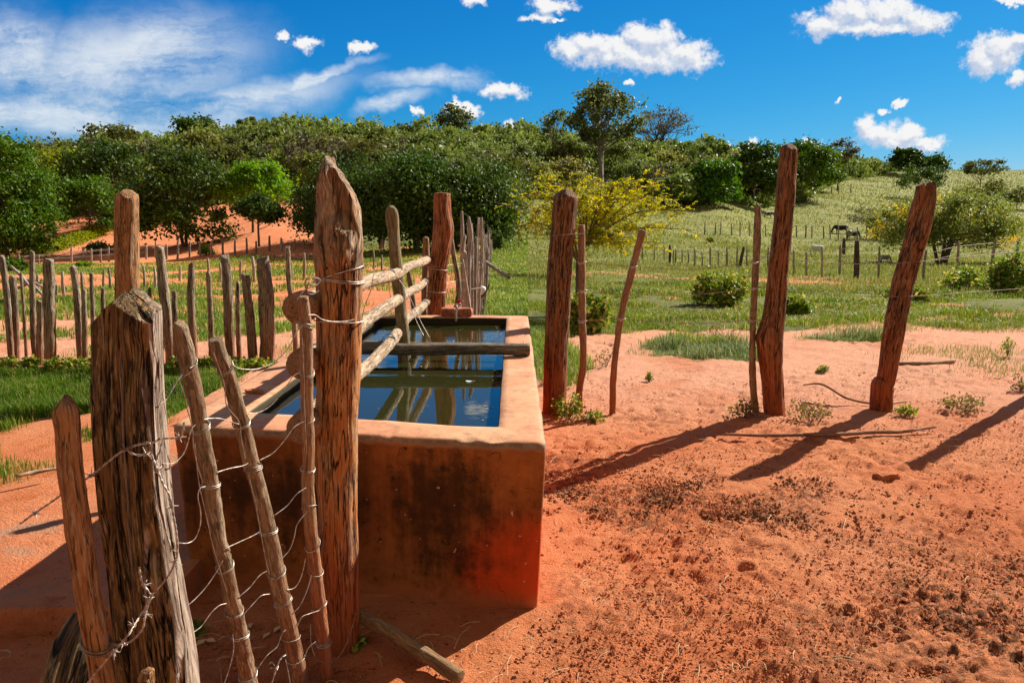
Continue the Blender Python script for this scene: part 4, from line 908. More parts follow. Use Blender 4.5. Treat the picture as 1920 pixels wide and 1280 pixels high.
def strands(name, label, geos, matk, grp=None):
    c = np.concatenate([v for g_ in geos for v in g_.V]).mean(0)
    if len(geos) == 1: tag(link(name, geos[0].mesh(name, origin=c), M[matk], loc=c), label, 'wire', grp); return
    root = empty(name, c); tag(root, label, 'wire', grp)
    for g_ in geos: link('strand', g_.mesh('strand', origin=c), M[matk], root)
def wire(name, label, plain=(), barbed=(), r=0.0015, mat='wire', off=-0.03):
    gs = []
    for l in plain: g_ = Geo(); tube(g_, PW(l, off), r, 7, 0.012, caps=False); gs.append(g_)
    for l in barbed: g_ = Geo(); barb(g_, PW(l, off - 0.01) if not isinstance(l[0], np.ndarray) else l); gs.append(g_)
    strands(name, label, gs, mat, 'wires of the near fence panel')
dp = lambda l, Y: [P(x_, y_, Y - 0.135) for x_, y_ in l]
wire('barbed_wire', 'barbed strand crossing the upper half of the broad dark post', barbed=[dp([(38, 981), (70, 958), (100, 938), (135, 912), (165, 895), (190, 876), (213, 857), (235, 842), (262, 833), (285, 830), (300, 822)], 2.02), dp([(238, 843), (250, 851), (266, 853), (280, 845), (283, 833), (274, 829)], 2.015), dp([(300, 822), (318, 821), (336, 819), (343, 808), (345, 792)], 2.1)])
wire('barbed_wire', 'barbed strand running down the edge of the broad dark post and curling back low left', barbed=[dp([(281, 846), (292, 872), (305, 905), (318, 930), (324, 960), (331, 1000), (332, 1035)], 2.04), [P(a_, b_, np.interp(b_, [1012, 1150, 1190, 1300], [1.86, 1.83, 1.76, 1.74])) for a_, b_ in [(333, 1012), (331, 1045), (318, 1075), (300, 1098), (284, 1116), (272, 1140), (262, 1155), (240, 1190), (205, 1230), (180, 1260), (150, 1300)]], dp([(284, 1116), (272, 1150), (268, 1175), (250, 1198), (228, 1207), (205, 1206)], 1.965), dp([(261, 1062), (264, 1082), (272, 1100), (284, 1116)], 1.98)])
wire('plain_wire', 'uppermost plain wire from the broad dark post over the sticks to the thick centre post', [[(300, 757), (311, 750), (322, 732), (335, 711), (342, 702)], [(356, 690), (370, 682)], [(436, 684), (450, 691), (480, 692), (510, 681), (533, 662), (548, 640), (556, 622), (568, 610)], [(578, 590), (592, 591), (604, 599), (625, 603), (650, 602), (667, 598)]])
wire('plain_wire', 'second plain wire from the top, sagging across the trough corner', [[(305, 869), (325, 868), (343, 852), (352, 830), (358, 806), (366, 796)], [(383, 786), (396, 784), (415, 785), (437, 792), (448, 795)], [(466, 775), (488, 772), (512, 756), (535, 727), (549, 706), (560, 699)]])
wire('plain_wire', 'third plain wire from the top, wavy across the three sticks', [[(385, 912), (375, 915), (371, 932), (376, 958), (375, 985), (365, 1010), (350, 1018), (334, 1017)], [(407, 885), (430, 878), (455, 873), (465, 868)], [(488, 862), (513, 848), (535, 823), (552, 800), (572, 789)]])
wire('plain_wire', 'fourth plain wire from the top between the middle and right sticks', [[(426, 1026), (450, 1015), (474, 1004), (488, 996)], [(514, 966), (538, 948), (556, 926), (574, 914)]])
wire('plain_wire', 'fifth plain wire from the top, dropping steeply at the right stick', [[(336, 1140), (356, 1131), (383, 1104), (405, 1073), (418, 1050)], [(447, 1119), (468, 1101), (486, 1079), (500, 1070)], [(527, 1048), (543, 1030), (552, 1005), (556, 985), (566, 970), (576, 958)]])
wire('plain_wire', 'sixth plain wire from the top, rising between the sticks', [[(357, 1188), (377, 1174), (396, 1148), (412, 1134), (424, 1131)], [(455, 1153), (476, 1130), (490, 1116), (506, 1113)], [(538, 1105), (553, 1101), (565, 1080), (573, 1046)], [(550, 1148), (563, 1134), (576, 1105), (584, 1078)]])
wire('plain_wire', 'lowest plain wire, near the feet of the three sticks', [[(480, 1257), (500, 1229), (520, 1211), (528, 1188), (536, 1180)], [(436, 1188), (438, 1215), (432, 1245), (420, 1282)], [(557, 1174), (566, 1156), (580, 1150), (598, 1144)], [(570, 1236), (578, 1214), (592, 1202)], [(535, 1235), (540, 1258), (545, 1285)]], barbed=[[(508, 1284), (517, 1256), (525, 1236), (536, 1226)]])
wire('plain_wire', 'rusty slack wire looping from the right stick to the foot of the thick centre post', [[(582, 1170), (583, 1205), (592, 1232), (612, 1242), (632, 1234), (650, 1205), (660, 1175), (667, 1146)]], r=0.0014, mat='rust')
wire('plain_wire', 'dark slack wire hanging down beside the left stick', [[(336, 712), (345, 740), (352, 770), (360, 800), (363, 840), (372, 880), (380, 905)], [(365, 830), (372, 900), (385, 960), (398, 1020), (410, 1060), (425, 1110)], [(400, 660), (420, 720), (425, 760), (448, 790), (452, 820), (460, 860)], [(465, 890), (478, 940), (487, 990), (498, 1050), (505, 1075)]], r=0.0014, mat='rust')
wire('plain_wire', 'dark tangle of wire on the left side of the thick centre post', [[(575, 545), (572, 528), (582, 520), (600, 524), (592, 535), (578, 532), (576, 548), (586, 552), (598, 545)], [(556, 562), (570, 545), (590, 535)], [(566, 632), (569, 700), (571, 770), (574, 850)]], r=0.002, mat='rust')
g_ = Geo(); pts = dp([(-25, 1236), (0, 1234), (14, 1230), (20, 1224), (14, 1219), (0, 1220), (-20, 1224)], 2.1); tube(g_, pts, .0032, 8, .01); tag(link('wire_hook', g_.mesh('wire_hook', origin=pts[0]), M['rail'], loc=pts[0]), 'pinkish bent wire hook at the bottom left corner', 'wire')
# wires over the trough
def wpts(name, label, l, r=0.002, mat='rust', grp=None):
    gs = []
    for q in l: g_ = Geo(); tube(g_, [P(*p) for p in q], r, 6, 0.04, caps=False); gs.append(g_)
    strands(name, label, gs, mat, grp)
wpts('plain_wire', 'loose wire hanging from the slim pole down to the logs in the trough', [[(730, 500, 4.95), (745, 520, 4.93), (765, 550, 4.9), (785, 595, 4.86), (805, 632, 4.8)], [(757, 542, 4.93), (780, 600, 4.86), (795, 630, 4.8)]], mat='wire')
wpts('plain_wire', 'dark thin wire tying the topmost rail to the one below', [[(700, 515, 3.7), (695, 545, 3.7), (682, 580, 3.65), (676, 625, 3.6)], [(731, 505, 4.7), (730, 540, 4.7), (735, 570, 4.7)]])
wpts('plain_wire', 'plain wire stretched behind the red post towards the picket row', [[(780, 500, 7.0), (818, 500, 6.9), (850, 496, 7.2), (885, 490, 8.2)], [(835, 532, 7.05), (860, 526, 7.3), (888, 526, 8.3)], [(800, 546, 6.95), (818, 547, 6.88)]], mat='wire')
# wires on the right fence line
wpts('barbed_wire', 'upper rusty wire strung between the posts on the right fence line', [[(1095, 492, 6.14), (1140, 496, 6.14), (1187, 500, 6.13), (1300, 505, 6.13), (1412, 490, 6.14), (1440, 476, 6.12), (1468, 450, 6.05), (1478, 444, 6.0)], [(1470, 484, 6.1), (1560, 494, 6.12), (1700, 492, 6.15), (1930, 470, 6.5)], [(1028, 442, 6.05), (1060, 440, 6.03), (1094, 438, 6.1)]], 0.0028)
wpts('barbed_wire', 'middle rusty wire strung between the posts on the right fence line', [[(1094, 545, 6.14), (1180, 552, 6.13), (1300, 553, 6.13), (1410, 540, 6.14), (1440, 540, 6.05)], [(1470, 545, 6.1), (1680, 556, 6.15), (1930, 540, 6.5)]], 0.0026)
wpts('barbed_wire', 'lower rusty wire strung between the posts on the right fence line', [[(1092, 602, 6.14), (1165, 598, 6.13), (1300, 606, 6.13), (1411, 600, 6.14), (1436, 602, 6.05)]], 0.0026)
wpts('plain_wire', 'tie wires twisted round the thin sticks on the right fence line', [[(x_ - 9, y_ - 1, 6.10), (x_, y_ + 1, 6.08), (x_ + 9, y_ - 1, 6.10), (x_ + 2, y_ + 3, 6.09), (x_ - 8, y_ + 3, 6.1)] for x_, y_ in ((1091, 492), (1092, 545), (1092, 602), (1187, 500), (1165, 598), (1414, 492), (1412, 540), (1411, 600))], 0.003, 'wire')

# ------------------------------------------------------------------ stakes and fences
def stake_mesh(name, pts, rads, seed, seg=14, step=0.04, grain=0.06, rough=0.12, top='slant'):
    g_ = Geo(); pts = np.array(pts, float); ax = pts[-1] - pts[-2]; ax /= np.linalg.norm(ax); r = rads[-1]; rr2 = random.Random(seed); cs = []
    a_ = rr2.uniform(0, 6.28)
    if top == 'slant': cs = [(pts[-1] - ax * r * .6, ax * .75 + np.array([cos(a_), sin(a_), 0]) * .65), (pts[-1] - ax * r * .4, ax * .8 - np.array([cos(a_ + .5), sin(a_ + .5), 0]) * .5)]
    elif top == 'point': cs = [(pts[-1], ax * .45 + np.array([cos(a_ + q), sin(a_ + q), 0]) * .8) for q in (0, 2.1, 4.2)]
    tube(g_, pts, rads, seg, step, rough, grain, seed, cuts=cs); return g_.mesh(name, origin=pts[0])
LS = [([(3, 476), (12, 549), (20, 667)], 11, 'tall thin grey stake leaning left'), ([(23, 513), (27, 565), (31, 681)], 13, 'split grey stake forked at its foot'), ([(39, 510), (45, 590), (50, 681)], 6, 'wiry thin brown stake'),
      ([(60, 467), (61, 571), (65, 678)], 10, 'tall lean stake with a squared top'), ([(75, 560), (75, 684)], 13, 'short stout reddish stake'), ([(90, 480), (92, 571), (94, 686)], 20, 'fat pale round stake, thickest on the far left'),
      ([(137, 495), (146, 575), (152, 684)], 13, 'grey stake bent to the left at its top'), ([(157, 540), (160, 687)], 10, 'short dark stake with a rounded top'), ([(171, 509), (174, 593), (176, 688)], 8, 'thin knotty stake'),
      ([(193, 536), (194, 690)], 8, 'short grey stake half hidden by the broad dark post'), ([(219, 490), (222, 690)], 9, 'thin stake close behind the tall round post on the left'), ([(280, 537), (284, 690)], 8, 'short stake just right of the tall round post on the left'),
      ([(298, 457), (308, 549), (322, 692)], 18, 'tall grey stake with cracked face leaning left'), ([(326, 541), (331, 690)], 10, 'short grey stake with a splintered edge'), ([(359, 489), (358, 571), (366, 687)], 13, 'gnarled stake with a pale sawn knob on top'),
      ([(390, 507), (395, 593), (398, 703)], 10, 'slim straight stake with a narrow tip'), ([(421, 473), (427, 549), (430, 630), (436, 702)], 17, 'tall dark stake with a nail-like tip'), ([(446, 526), (446, 593), (450, 703)], 9, 'short thin pointed stake'),
      ([(460, 509), (468, 593), (477, 705)], 17, 'brown stake with a chipped slanting top'), ([(492, 476), (499, 549), (501, 630), (502, 705)], 26, 'very thick brown stake with a rounded top'), ([(539, 459), (542, 527), (551, 600), (557, 700)], 10, 'tall thin crooked stake beside the rail ends'),
      ([(-22, 505), (-20, 680)], 11, 'stake at the left edge of the picture')]
for i, (px_, w, lab) in enumerate(LS[:-1]):
    Y = 8.05 + 0.10 * sin(i * 2.3)
    pts = [P(a, b, Y) for a, b in px_[::-1]]; pts[0][2] = H1(pts[0][0], Y) - 0.0; base = pts[0].copy(); d = pts[0] - pts[1]; d /= np.linalg.norm(d); pts.insert(0, pts[0] + d * 0.12)
    r = w * 0.5 * Y / F; rads = [r * 1.05] * (len(pts) - 1) + [r * .9]
    me = stake_mesh('picket_stake', pts, rads, 200 + i, 20 if w > 12 else 14, 0.03, 0.08, 0.11, 'point' if i in (2, 9, 15, 17, 11) else 'slant')
    o_ = link('picket_stake', me, M['stake'], loc=pts[0]); tag(o_, lab + ', near picket row', 'stake', 'near picket row on the left')
make_post('wooden_post', [(238, 357, 34), (238, 375, 40), (237, 430, 42), (239, 500, 42), (241, 600, 42), (243, 700, 42), (244, 778, 42)], 6.25, M['peg'],
          'tall smooth round post rising behind the broad dark post on the left', group='large fence posts', seg=48, step=0.018, rough=0.06, grain=0.04, seed=58, top='worn')

def far_post(root, name, px, yt, yb, w, mat, lean=0.0, seed=0, Y=None, dark=False):
    if Y is None: b_ = ground_at(px, yb)
    else:
        b_ = P(px, yb, Y); b_[2] = H1(b_[0], Y)
    Y = b_[1]; t_ = P(px + lean, yt, Y); mid = (b_ + t_) / 2 + np.array([random.uniform(-.03, .03), 0, 0]); r = max(0.012, w * .5 * Y / F)
    g_ = Geo(); tube(g_, [b_ - [0, 0, .15], mid, t_], [r, r, r * .8], 7, 0.3, 0.15, 0, seed)
    o_ = link(name, g_.mesh(name, origin=b_), mat)
    if root is None: o_.location = b_
    else: o_.parent = root; o_.location = b_ - np.array(root.location)
    return o_
def fence(label, posts, mat, wires=(), root_at=None):
    b0 = ground_at(posts[0][0], posts[0][2]); root = empty('fence', b0); tag(root, label, 'fence'); tops = []
    for i, (px, yt, yb, w, *ex) in enumerate(posts):
        mt = M['stakedark'] if (len(ex) > 1 and ex[1]) else mat
        o_ = far_post(root, 'post', px, yt, yb, w, mt, ex[0] if ex else 0, 300 + i)
        q = ground_at(px, yb); tops.append((q, P(px, yt, q[1])))
    for h_ in wires:
        g_ = Geo(); pts = [a * (1 - h_) + b_ * h_ for a, b_ in sorted(tops, key=lambda q: q[0][0])]
        tube(g_, pts, 0.006, 4, 4.0, caps=False, smoothpath=False); link('wire', g_.mesh('wire', origin=b0), M['rust'], root)
    return root
fence('middle row of scattered grey stakes across the weedy plot on the left', [(71, 515, 541, 7), (107, 534, 560, 6), (121, 509, 557, 6, -4), (158, 511, 553, 6, -5), (195, 506, 556, 4), (207, 502, 544, 5, -3), (270, 498, 543, 5, -2), (290, 501, 543, 5, -1), (337, 498, 527, 5, 1), (391, 484, 510, 5, -2), (413, 494, 528, 5, -1), (452, 489, 527, 5), (477, 481, 529, 6, -4), (506, 493, 524, 5, -1), (545, 488, 524, 5), (569, 474, 523, 6, 1), (606, 475, 500, 5), (640, 470, 500, 5), (700, 470, 505, 4), (716, 478, 510, 4)], M['stakefar'])
fence('far row of thin fence posts at the foot of the red slope', [(14, 480, 503, 5), (35, 477, 500, 5), (73, 478, 498, 3), (134, 462, 492, 4), (156, 463, 488, 5), (171, 466, 495, 4), (189, 466, 492, 4), (204, 463, 491, 4), (229, 460, 490, 4), (260, 453, 481, 4), (274, 460, 486, 4), (292, 453, 484, 4), (312, 458, 486, 4), (332, 453, 486, 4, 2), (355, 453, 482, 4, 1), (375, 453, 482, 4), (396, 453, 483, 4), (418, 452, 479, 4), (441, 449, 479, 4), (462, 446, 476, 4), (480, 452, 475, 4), (505, 442, 471, 4), (527, 446, 471, 5), (552, 448, 469, 4, 1), (569, 450, 469, 4), (600, 448, 470, 4), (640, 445, 470, 4), (680, 444, 470, 4), (715, 444, 470, 4), (748, 444, 470, 4), (785, 444, 470, 4)], M['stakefar'], (0.85, 0.5))
fence('wire fence of thin posts crossing the pasture on the right', [(1205, 462, 487, 3), (1227, 461, 488, 3), (1246, 463, 489, 3), (1255, 460, 496, 5, 1, 1), (1263, 468, 494, 3), (1267, 468, 494, 3), (1279, 468, 499, 3), (1290, 468, 501, 3), (1303, 466, 501, 4), (1316, 473, 502, 3), (1332, 463, 502, 4), (1347, 469, 501, 3), (1363, 464, 504, 4), (1383, 464, 503, 4), (1386, 463, 503, 6, 9, 1), (1401, 466, 503, 3), (1441, 464, 509, 3), (1460, 468, 512, 3), (1489, 470, 515, 4), (1512, 472, 517, 4), (1541, 462, 520, 4), (1574, 459, 517, 5, 2), (1582, 447, 478, 6, 1, 1), (1606, 451, 524, 10, 1, 1), (1647, 462, 523, 4, 2), (1690, 468, 524, 4), (1731, 469, 526, 5, 6), (1793, 452, 519, 5, 5), (1858, 446, 509, 5, 9), (1906, 452, 505, 5, 3), (1950, 450, 505, 5)], M['stakefar'], (0.62, 0.85))
rp_ = random.Random(5)
fence('long line of far posts below the cattle on the pasture', [(1320 + i * 17 + rp_.uniform(-4, 4), 416 + rp_.uniform(-3, 2) + i * 0.5, 440 + i * 0.55, 2.5, rp_.uniform(-2, 2), i in (11,)) for i in range(20)], M['stakefar'])
fence('far post line climbing the pasture slope to the ridge', [(1330 + i * 19 + rp_.uniform(-5, 5), 362 - i * 1.2 + rp_.uniform(-2, 2), 380 - i * 1.3, 2.2, rp_.uniform(-2, 2)) for i in range(15)], M['stakefar'])
# the dense stick fence running away behind the trough
def fx(Y): return -0.42 - 0.0215 * (Y - 8)
root = empty('stick_fence', (fx(7.6), 7.6, 0)); tag(root, 'dense grey fence of upright sticks running away behind the trough towards the dark trees', 'fence')
Y = 7.5; i = 0; rs = random.Random(9); tp = []
while Y < 52 and i < 96:
    h_ = rs.uniform(1.0, 1.35) + (0.28 if rs.random() < .15 else 0); r = rs.uniform(.014, .032)
    b_ = np.array([fx(Y) + rs.uniform(-.05, .05), Y, 0]); b_[2] = H1(b_[0], Y); t_ = b_ + [rs.uniform(-.10, .10), rs.uniform(-.08, .08), h_]
    g_ = Geo(); tube(g_, [b_ - [0, 0, .1], (b_ + t_) / 2 + [rs.uniform(-.03, .03), 0, 0], t_], [r, r, r * .6], 8, 0.12, 0.18, 0.05, 500 + i)
    o_ = link('post', g_.mesh('post', origin=b_), M['stakefar'], root); o_.location = b_ - np.array(root.location); tp.append((b_ + t_) / 2)
    Y += rs.uniform(.10, .22) * (Y / 8) ** 0.85; i += 1
for dz in (-.15, .3):
    g_ = Geo(); tube(g_, [q + [0.03, 0, dz] for q in tp[::4]], .004, 4, 2, caps=False, smoothpath=False); link('wire', g_.mesh('wire', origin=np.array(root.location)), M['rust'], root)
for (l, Y, w, lab) in (([(866, 394), (867, 470), (870, 560)], 7.9, 8, 'tallest thin grey stick at the near end of the stick fence'), ([(878, 404), (882, 440), (878, 500), (880, 575)], 7.8, 9, 'tall knotty grey stick second at the near end of the stick fence'), ([(872, 440), (866, 470), (872, 500), (870, 575)], 7.7, 11, 'crooked split grey stick near the tap')):
    pts = [P(a, b, Y) for a, b in l[::-1]]; pts[0][2] = 0; r = w * .5 * Y / F
    tag(link('fence_stick', stake_mesh('fence_stick', pts, [r] * (len(pts) - 1) + [r * .6], 90 + w, 12, 0.04), M['stakefar'], loc=pts[0]), lab, 'stick')
p = [P(912, 492, 13), P(926, 502, 12.7), P(955, 521, 12.4)]; g_ = Geo(); tube(g_, p, .03, 8, .1, .1, 0, 3); tag(link('stick', g_.mesh('stick', origin=p[0]), M['barkpale'], loc=p[0]), 'pale slanting pole leaning out from the stick fence', 'stick')
p = [P(893, 562, 9.5), P(908, 552, 9.5), P(918, 532, 9.5)]; g_ = Geo(); tube(g_, p, [.02, .015, .008], 8, .1, .1, 0, 3); tag(link('stick', g_.mesh('stick', origin=p[0]), M['bark'], loc=p[0]), 'curved dead branch sticking out low beside the stick fence', 'stick')
c = P(904, 544, 9.6); g_ = Geo(); tube(g_, [c - [0, 0, .05], c - [0, 0, .03], c + [0, 0, .03], c + [0, 0, .05]], [.02, .045, .045, .02], 12, .01); tag(link('plastic_jug', g_.mesh('plastic_jug', origin=c), M['plastic'], loc=c), 'small round white object hanging by the stick fence', 'jug')
# pile of bleached branches at the left
for k_, (a, b, c2_, d, lab) in enumerate(((21, 500, 62, 545, 'long bleached pole slanting down'), (30, 522, 80, 538, 'bleached branch lying across the heap'), (34, 540, 78, 530, 'pale thin branch low in the heap'), (50, 528, 82, 556, 'short pale branch pointing down right'))):
    p0 = P(a, b, 15 + k_ * .2); p1 = P(c2_, d, 14.2 + k_ * .2); g_ = Geo(); tube(g_, [p0, (p0 + p1) / 2 + [0, 0, .04], p1], [.03, .03, .018], 8, .1, .12, 0, 80 + k_)
    tag(link('branch', g_.mesh('branch', origin=p0), M['palewood'], loc=p0), lab + ' in the branch heap behind the left picket row', 'branch', 'bleached branches in a heap')

# ------------------------------------------------------------------ vegetation
def tree_parts(seed, H, Wd, base=0.25, K=40, n=4000, leaf=0.2, rc=0.5, limbs=14, tr=0.12, forks=1, hollow=0.55, zpow=1.0, lean=0.0, flat=0.6, gap=0.0, elong=1.7):
    r = np.random.default_rng(seed); cz = H * (base + (1 - base) * .5); az = H * (1 - base) * .5; ax = Wd * .5
    D = r.normal(size=(K * 4, 3)); D /= np.linalg.norm(D, axis=1)[:, None]; D = D[D[:, 2] > (-0.75 if base >= .1 else -0.97)][:K]; K = len(D)
    rad = hollow + (1 - hollow) * r.random(K) ** .6; lump = 1 + 0.22 * vnoise(D * 1.6 + seed, seed)
    C = D * (rad * lump)[:, None] * [ax, ax, az]; C[:, 2] += cz; C[:, 0] += lean * (C[:, 2] / H)
    C[:, :2] *= 1 - .10 * r.random(K)[:, None]
    if base <= .12: C[:, :2] *= (1 + .8 * np.clip(-D[:, 2], 0, 1))[:, None]
    w = r.uniform(.4, 1.4, K); w = w / w.sum(); idx = r.choice(K, n, p=w)
    P_ = C[idx] + np.clip(r.normal(size=(n, 3)), -1.7, 1.7) * (rc * r.uniform(.5, 1.55, K))[idx][:, None] * [1, 1, flat] * (0.6 + .8 * r.random(n))[:, None]
    P_ = P_[P_[:, 2] > H * base * .35]; m = len(P_); idx = idx[:m]
    o_ = P_ - np.array([0, 0, cz]); o_ /= np.linalg.norm(o_, axis=1)[:, None] + 1e-9
    V = leaf_quads(P_, leaf * r.uniform(.6, 1.3, m), elong, 0.5, o_ * .7, r)
    ct = r.random(K); tint = np.clip(.45 * ct[r.integers(0, K, m)] * 0 + .5 * r.random(m) + .5 * ct[np.minimum(idx, K - 1)], 0, 1)
    g_ = Geo(); g_.n = 0
    top = np.array([lean * .6, 0, H * (base + (1 - base) * .45)])
    for f in range(forks):
        a = f * 2.4 + seed; off = np.array([cos(a), sin(a), 0]) * Wd * (.10 if forks > 1 else 0)
        tube(g_, [np.array([0, 0, -.3]) + off * .15, np.array([lean * .15 + off[0] * .35, off[1] * .35, H * base * .6]), top * .75 + off * .8, top + off * 1.2], [tr * 1.25, tr, tr * .7, tr * .35], 8, H * .05, .12, 0, seed + f)
    order = r.permutation(K)[:limbs]
    for k_ in order:
        s_ = r.uniform(.45, 1); a = k_ % max(forks, 1) * 2.4 + seed; off = np.array([cos(a), sin(a), 0]) * Wd * (.10 if forks > 1 else 0)
        st_ = (top + off) * s_; st_[2] = max(H * base * .7, top[2] * s_); e = C[k_]; md = st_ * .5 + e * .5 + [0, 0, -H * .03] + r.normal(size=3) * Wd * .03
        q = tr * .42; tube(g_, [st_, md, e], [q, q * .6, q * .15], 5, H * .08, .1, 0, seed + int(k_), caps=False)
        for j in range(2):
            e2 = e + r.normal(size=3) * rc * 1.1; tube(g_, [md, (md + e2) / 2 + r.normal(size=3) * rc * .2, e2], [q * .4, q * .25, q * .08], 4, H * .1, 0, 0, 1, caps=False)
    return g_, V, tint
def tree(name, pos, label, seed, H, Wd, leafm, bark='bark', cat='tree', group=None, rz=0, **kw):
    g_, V, tint = tree_parts(seed, H, Wd, **kw)
    root = empty(name, pos); tag(root, label, cat, group); link('trunk', g_.mesh('trunk'), M[bark], root); link('crown', quads_mesh('crown', V, tint), M[leafm], root)
    root.rotation_euler[2] = rz; return root
def tree_px(name, px, yb, yt, w, label, leafm, Y=None, **kw):
    p = ground_at(px, yb) if Y is None else np.array([P(px, yb, Y)[0], Y, H1(P(px, yb, Y)[0], Y)])
    Y = p[1]; H = P(px, yt, Y)[2] - p[2]; Wd = w * Y / F
    kw.setdefault('seed', int(abs(px) * 7 + yt)); kw.setdefault('tr', max(.05, H * .018)); kw.setdefault('leaf', max(.10, Y * 0.0026)); kw.setdefault('rc', Wd * .088)
    return tree(name, p, label, H=H, Wd=Wd, leafm=leafm, **kw)
G1 = 'trees around the farmstead'
tree_px('leafy_tree', 14, 482, 250, 158, 'large bright green leafy tree at the left edge with foliage down to the ground', 'l_mango', n=17000, K=110, base=.0, group=G1, leaf=.20, hollow=.6)
tree_px('leafy_tree', -70, 485, 262, 170, 'leafy tree cut by the left edge', 'l_mango', n=8000, K=80, base=.0, group=G1, leaf=.2)
tree_px('leafy_tree', 170, 440, 332, 112, 'low bright green bushy tree right of the large leafy tree', 'l_mango', n=8000, K=50, base=.0, group=G1, leaf=.2)
tree_px('leafy_tree', 196, 392, 262, 150, 'dark green dense tree behind the low bushy tree', 'l_dense', Y=84, n=8000, K=60, base=.1, group=G1, leaf=.24)
tree_px('leafy_tree', 108, 380, 283, 90, 'yellowish green tree between the dark trees on the left', 'l_hedge', Y=92, n=4000, K=40, base=.1, group=G1, leaf=.26)
tree_px('leafy_tree', 348, 462, 280, 165, 'big dark green round tree above the red slope behind the picket row', 'l_dense', n=11000, K=70, base=.08, group=G1, leaf=.21, forks=2)
tree_px('lime_tree', 474, 436, 308, 128, 'light lime green flat-topped tree above the red slope', 'l_lime', n=8000, K=60, base=.34, group=G1, leaf=.20, hollow=.5, lean=.5)
tree_px('leafy_tree', 486, 462, 367, 80, 'small dark green round tree with a thin bare stem', 'l_dense', n=5000, K=40, base=.40, group=G1, leaf=.18, tr=.09, limbs=8)
for k_, (px, yb, yt, w, lab) in enumerate(((622, 455, 322, 110, 'dark tree left behind the thick centre post'), (664, 462, 298, 130, 'dark tree straight behind the thick centre post'), (716, 468, 316, 120, 'dark tree with several thin grey stems right of the thick centre post'), (782, 468, 300, 130, 'dark tree behind the red barked post'), (852, 468, 326, 112, 'dark tree with yellowish edge right of the red barked post'), (900, 464, 314, 96, 'dark tree hanging over the far end of the stick fence'), (925, 420, 326, 100, 'dark tree last to the right of the dark grove'))):
    tree_px('grove_tree', px, yb, yt, w, lab, 'l_dense', n=15000, K=48, base=.08 if k_ != 2 else .2, leaf=.15, rc=.72, hollow=.5, group='dark grove behind the trough', forks=3, bark='barkpale', seed=40 + k_)
tree_px('tall_tree', 1128, 352, 148, 138, 'tallest tree, with an open dark crown and forked bare trunk above the wood', 'l_open', n=4800, K=54, base=.32, leaf=.40, rc=.85, hollow=.35, limbs=60, forks=2, bark='barkpale', tr=.34, flat=.7, seed=77)
tree_px('umbrella_tree', 1238, 322, 200, 118, 'half bare umbrella-shaped tree right of the tallest tree', 'l_brown', n=1500, K=64, base=.45, leaf=.30, rc=.8, hollow=.6, limbs=64, forks=3, tr=.2, flat=.4, seed=78)
tree_px('tree', 1030, 320, 210, 60, 'sparse leaning tree just left of the tallest tree', 'l_open', n=900, K=24, base=.5, leaf=.34, rc=.7, limbs=24, tr=.12, lean=1.5)
tree_px('tree', 850, 268, 202, 58, 'open crowned tree on the hilltop in front of a small cloud', 'l_open', Y=235, n=1800, K=30, base=.4, leaf=.6, rc=1.1, limbs=26, tr=.2)
tree_px('tree', 214, 300, 238, 84, 'flat topped thorny tree on the skyline at the left', 'l_open', Y=190, n=1500, K=30, base=.5, leaf=.5, rc=.9, limbs=28, tr=.18, flat=.4)
tree_px('tree', 366, 290, 218, 78, 'broad dark tree rising highest on the left skyline', 'l_dense', Y=205, n=3800, K=40, base=.2, leaf=.6, tr=.2)
tree_px('tree', 472, 282, 218, 44, 'narrow tree on the skyline above the lime green tree', 'l_open', Y=215, n=1400, K=24, base=.3, leaf=.55, tr=.2)
tree_px('tree', 104, 300, 252, 34, 'bare spiky little tree on the left skyline', 'l_brown', Y=190, n=260, K=20, base=.3, leaf=.35, limbs=20, tr=.12)
tree_px('tree', 140, 300, 268, 40, 'dark small tree on the left skyline', 'l_open', Y=180, n=900, K=20, base=.3, leaf=.5, tr=.12)
tree_px('tree', 1500, 376, 268, 118, 'bright green tree behind the tallest post', 'l_mango', n=6000, K=60, base=.12, leaf=.42, tr=.2)
tree_px('tree', 1412, 384, 268, 100, 'full dark green tree left of the tallest post', 'l_dense', n=5000, K=50, base=.12, leaf=.40, tr=.2)
tree_px('tree', 1330, 384, 300, 92, 'mid green tree at the wood edge above the yellow tree', 'l_mango', n=4500, K=50, base=.08, leaf=.36, tr=.16)
tree_px('tree', 1262, 386, 325, 70, 'pale green small tree at the wood edge', 'l_scrub', n=3000, K=40, base=.05, leaf=.32, tr=.1)
tree_px('tree', 1570, 358, 262, 62, 'slender open tree with a clear dark trunk on the pasture edge', 'l_brown', n=1500, K=36, base=.45, leaf=.38, rc=.7, limbs=34, tr=.17, flat=.5)
tree_px('tree', 1702, 326, 281, 64, 'dark dome shaped tree on the right ridge', 'l_dense', n=2400, K=30, base=.15, leaf=.8, tr=.3)
tree_px('tree', 1748, 326, 292, 52, 'small dome shaped tree, last on the right ridge', 'l_dense', n=1800, K=26, base=.15, leaf=.7, tr=.3)
tree_px('tree', 1722, 376, 308, 84, 'loose dark tree behind the top of the split post', 'l_dense', n=2600, K=36, base=.2, leaf=.34, rc=.7, tr=.14)
tree_px('tree', 1835, 380, 298, 66, 'umbrella-shaped tree alone against the sky on the far right', 'l_open', n=2000, K=34, base=.58, leaf=.36, rc=.6, limbs=20, tr=.12, flat=.4)
tree_px('tree', 1842, 388, 340, 72, 'low spreading olive tree below the umbrella-shaped tree', 'l_scrub', n=2400, K=30, base=.25, leaf=.34, tr=.12)
tree_px('tree', 1906, 392, 354, 54, 'small dark tree near the right edge', 'l_open', n=1400, K=24, base=.25, leaf=.34, tr=.1)
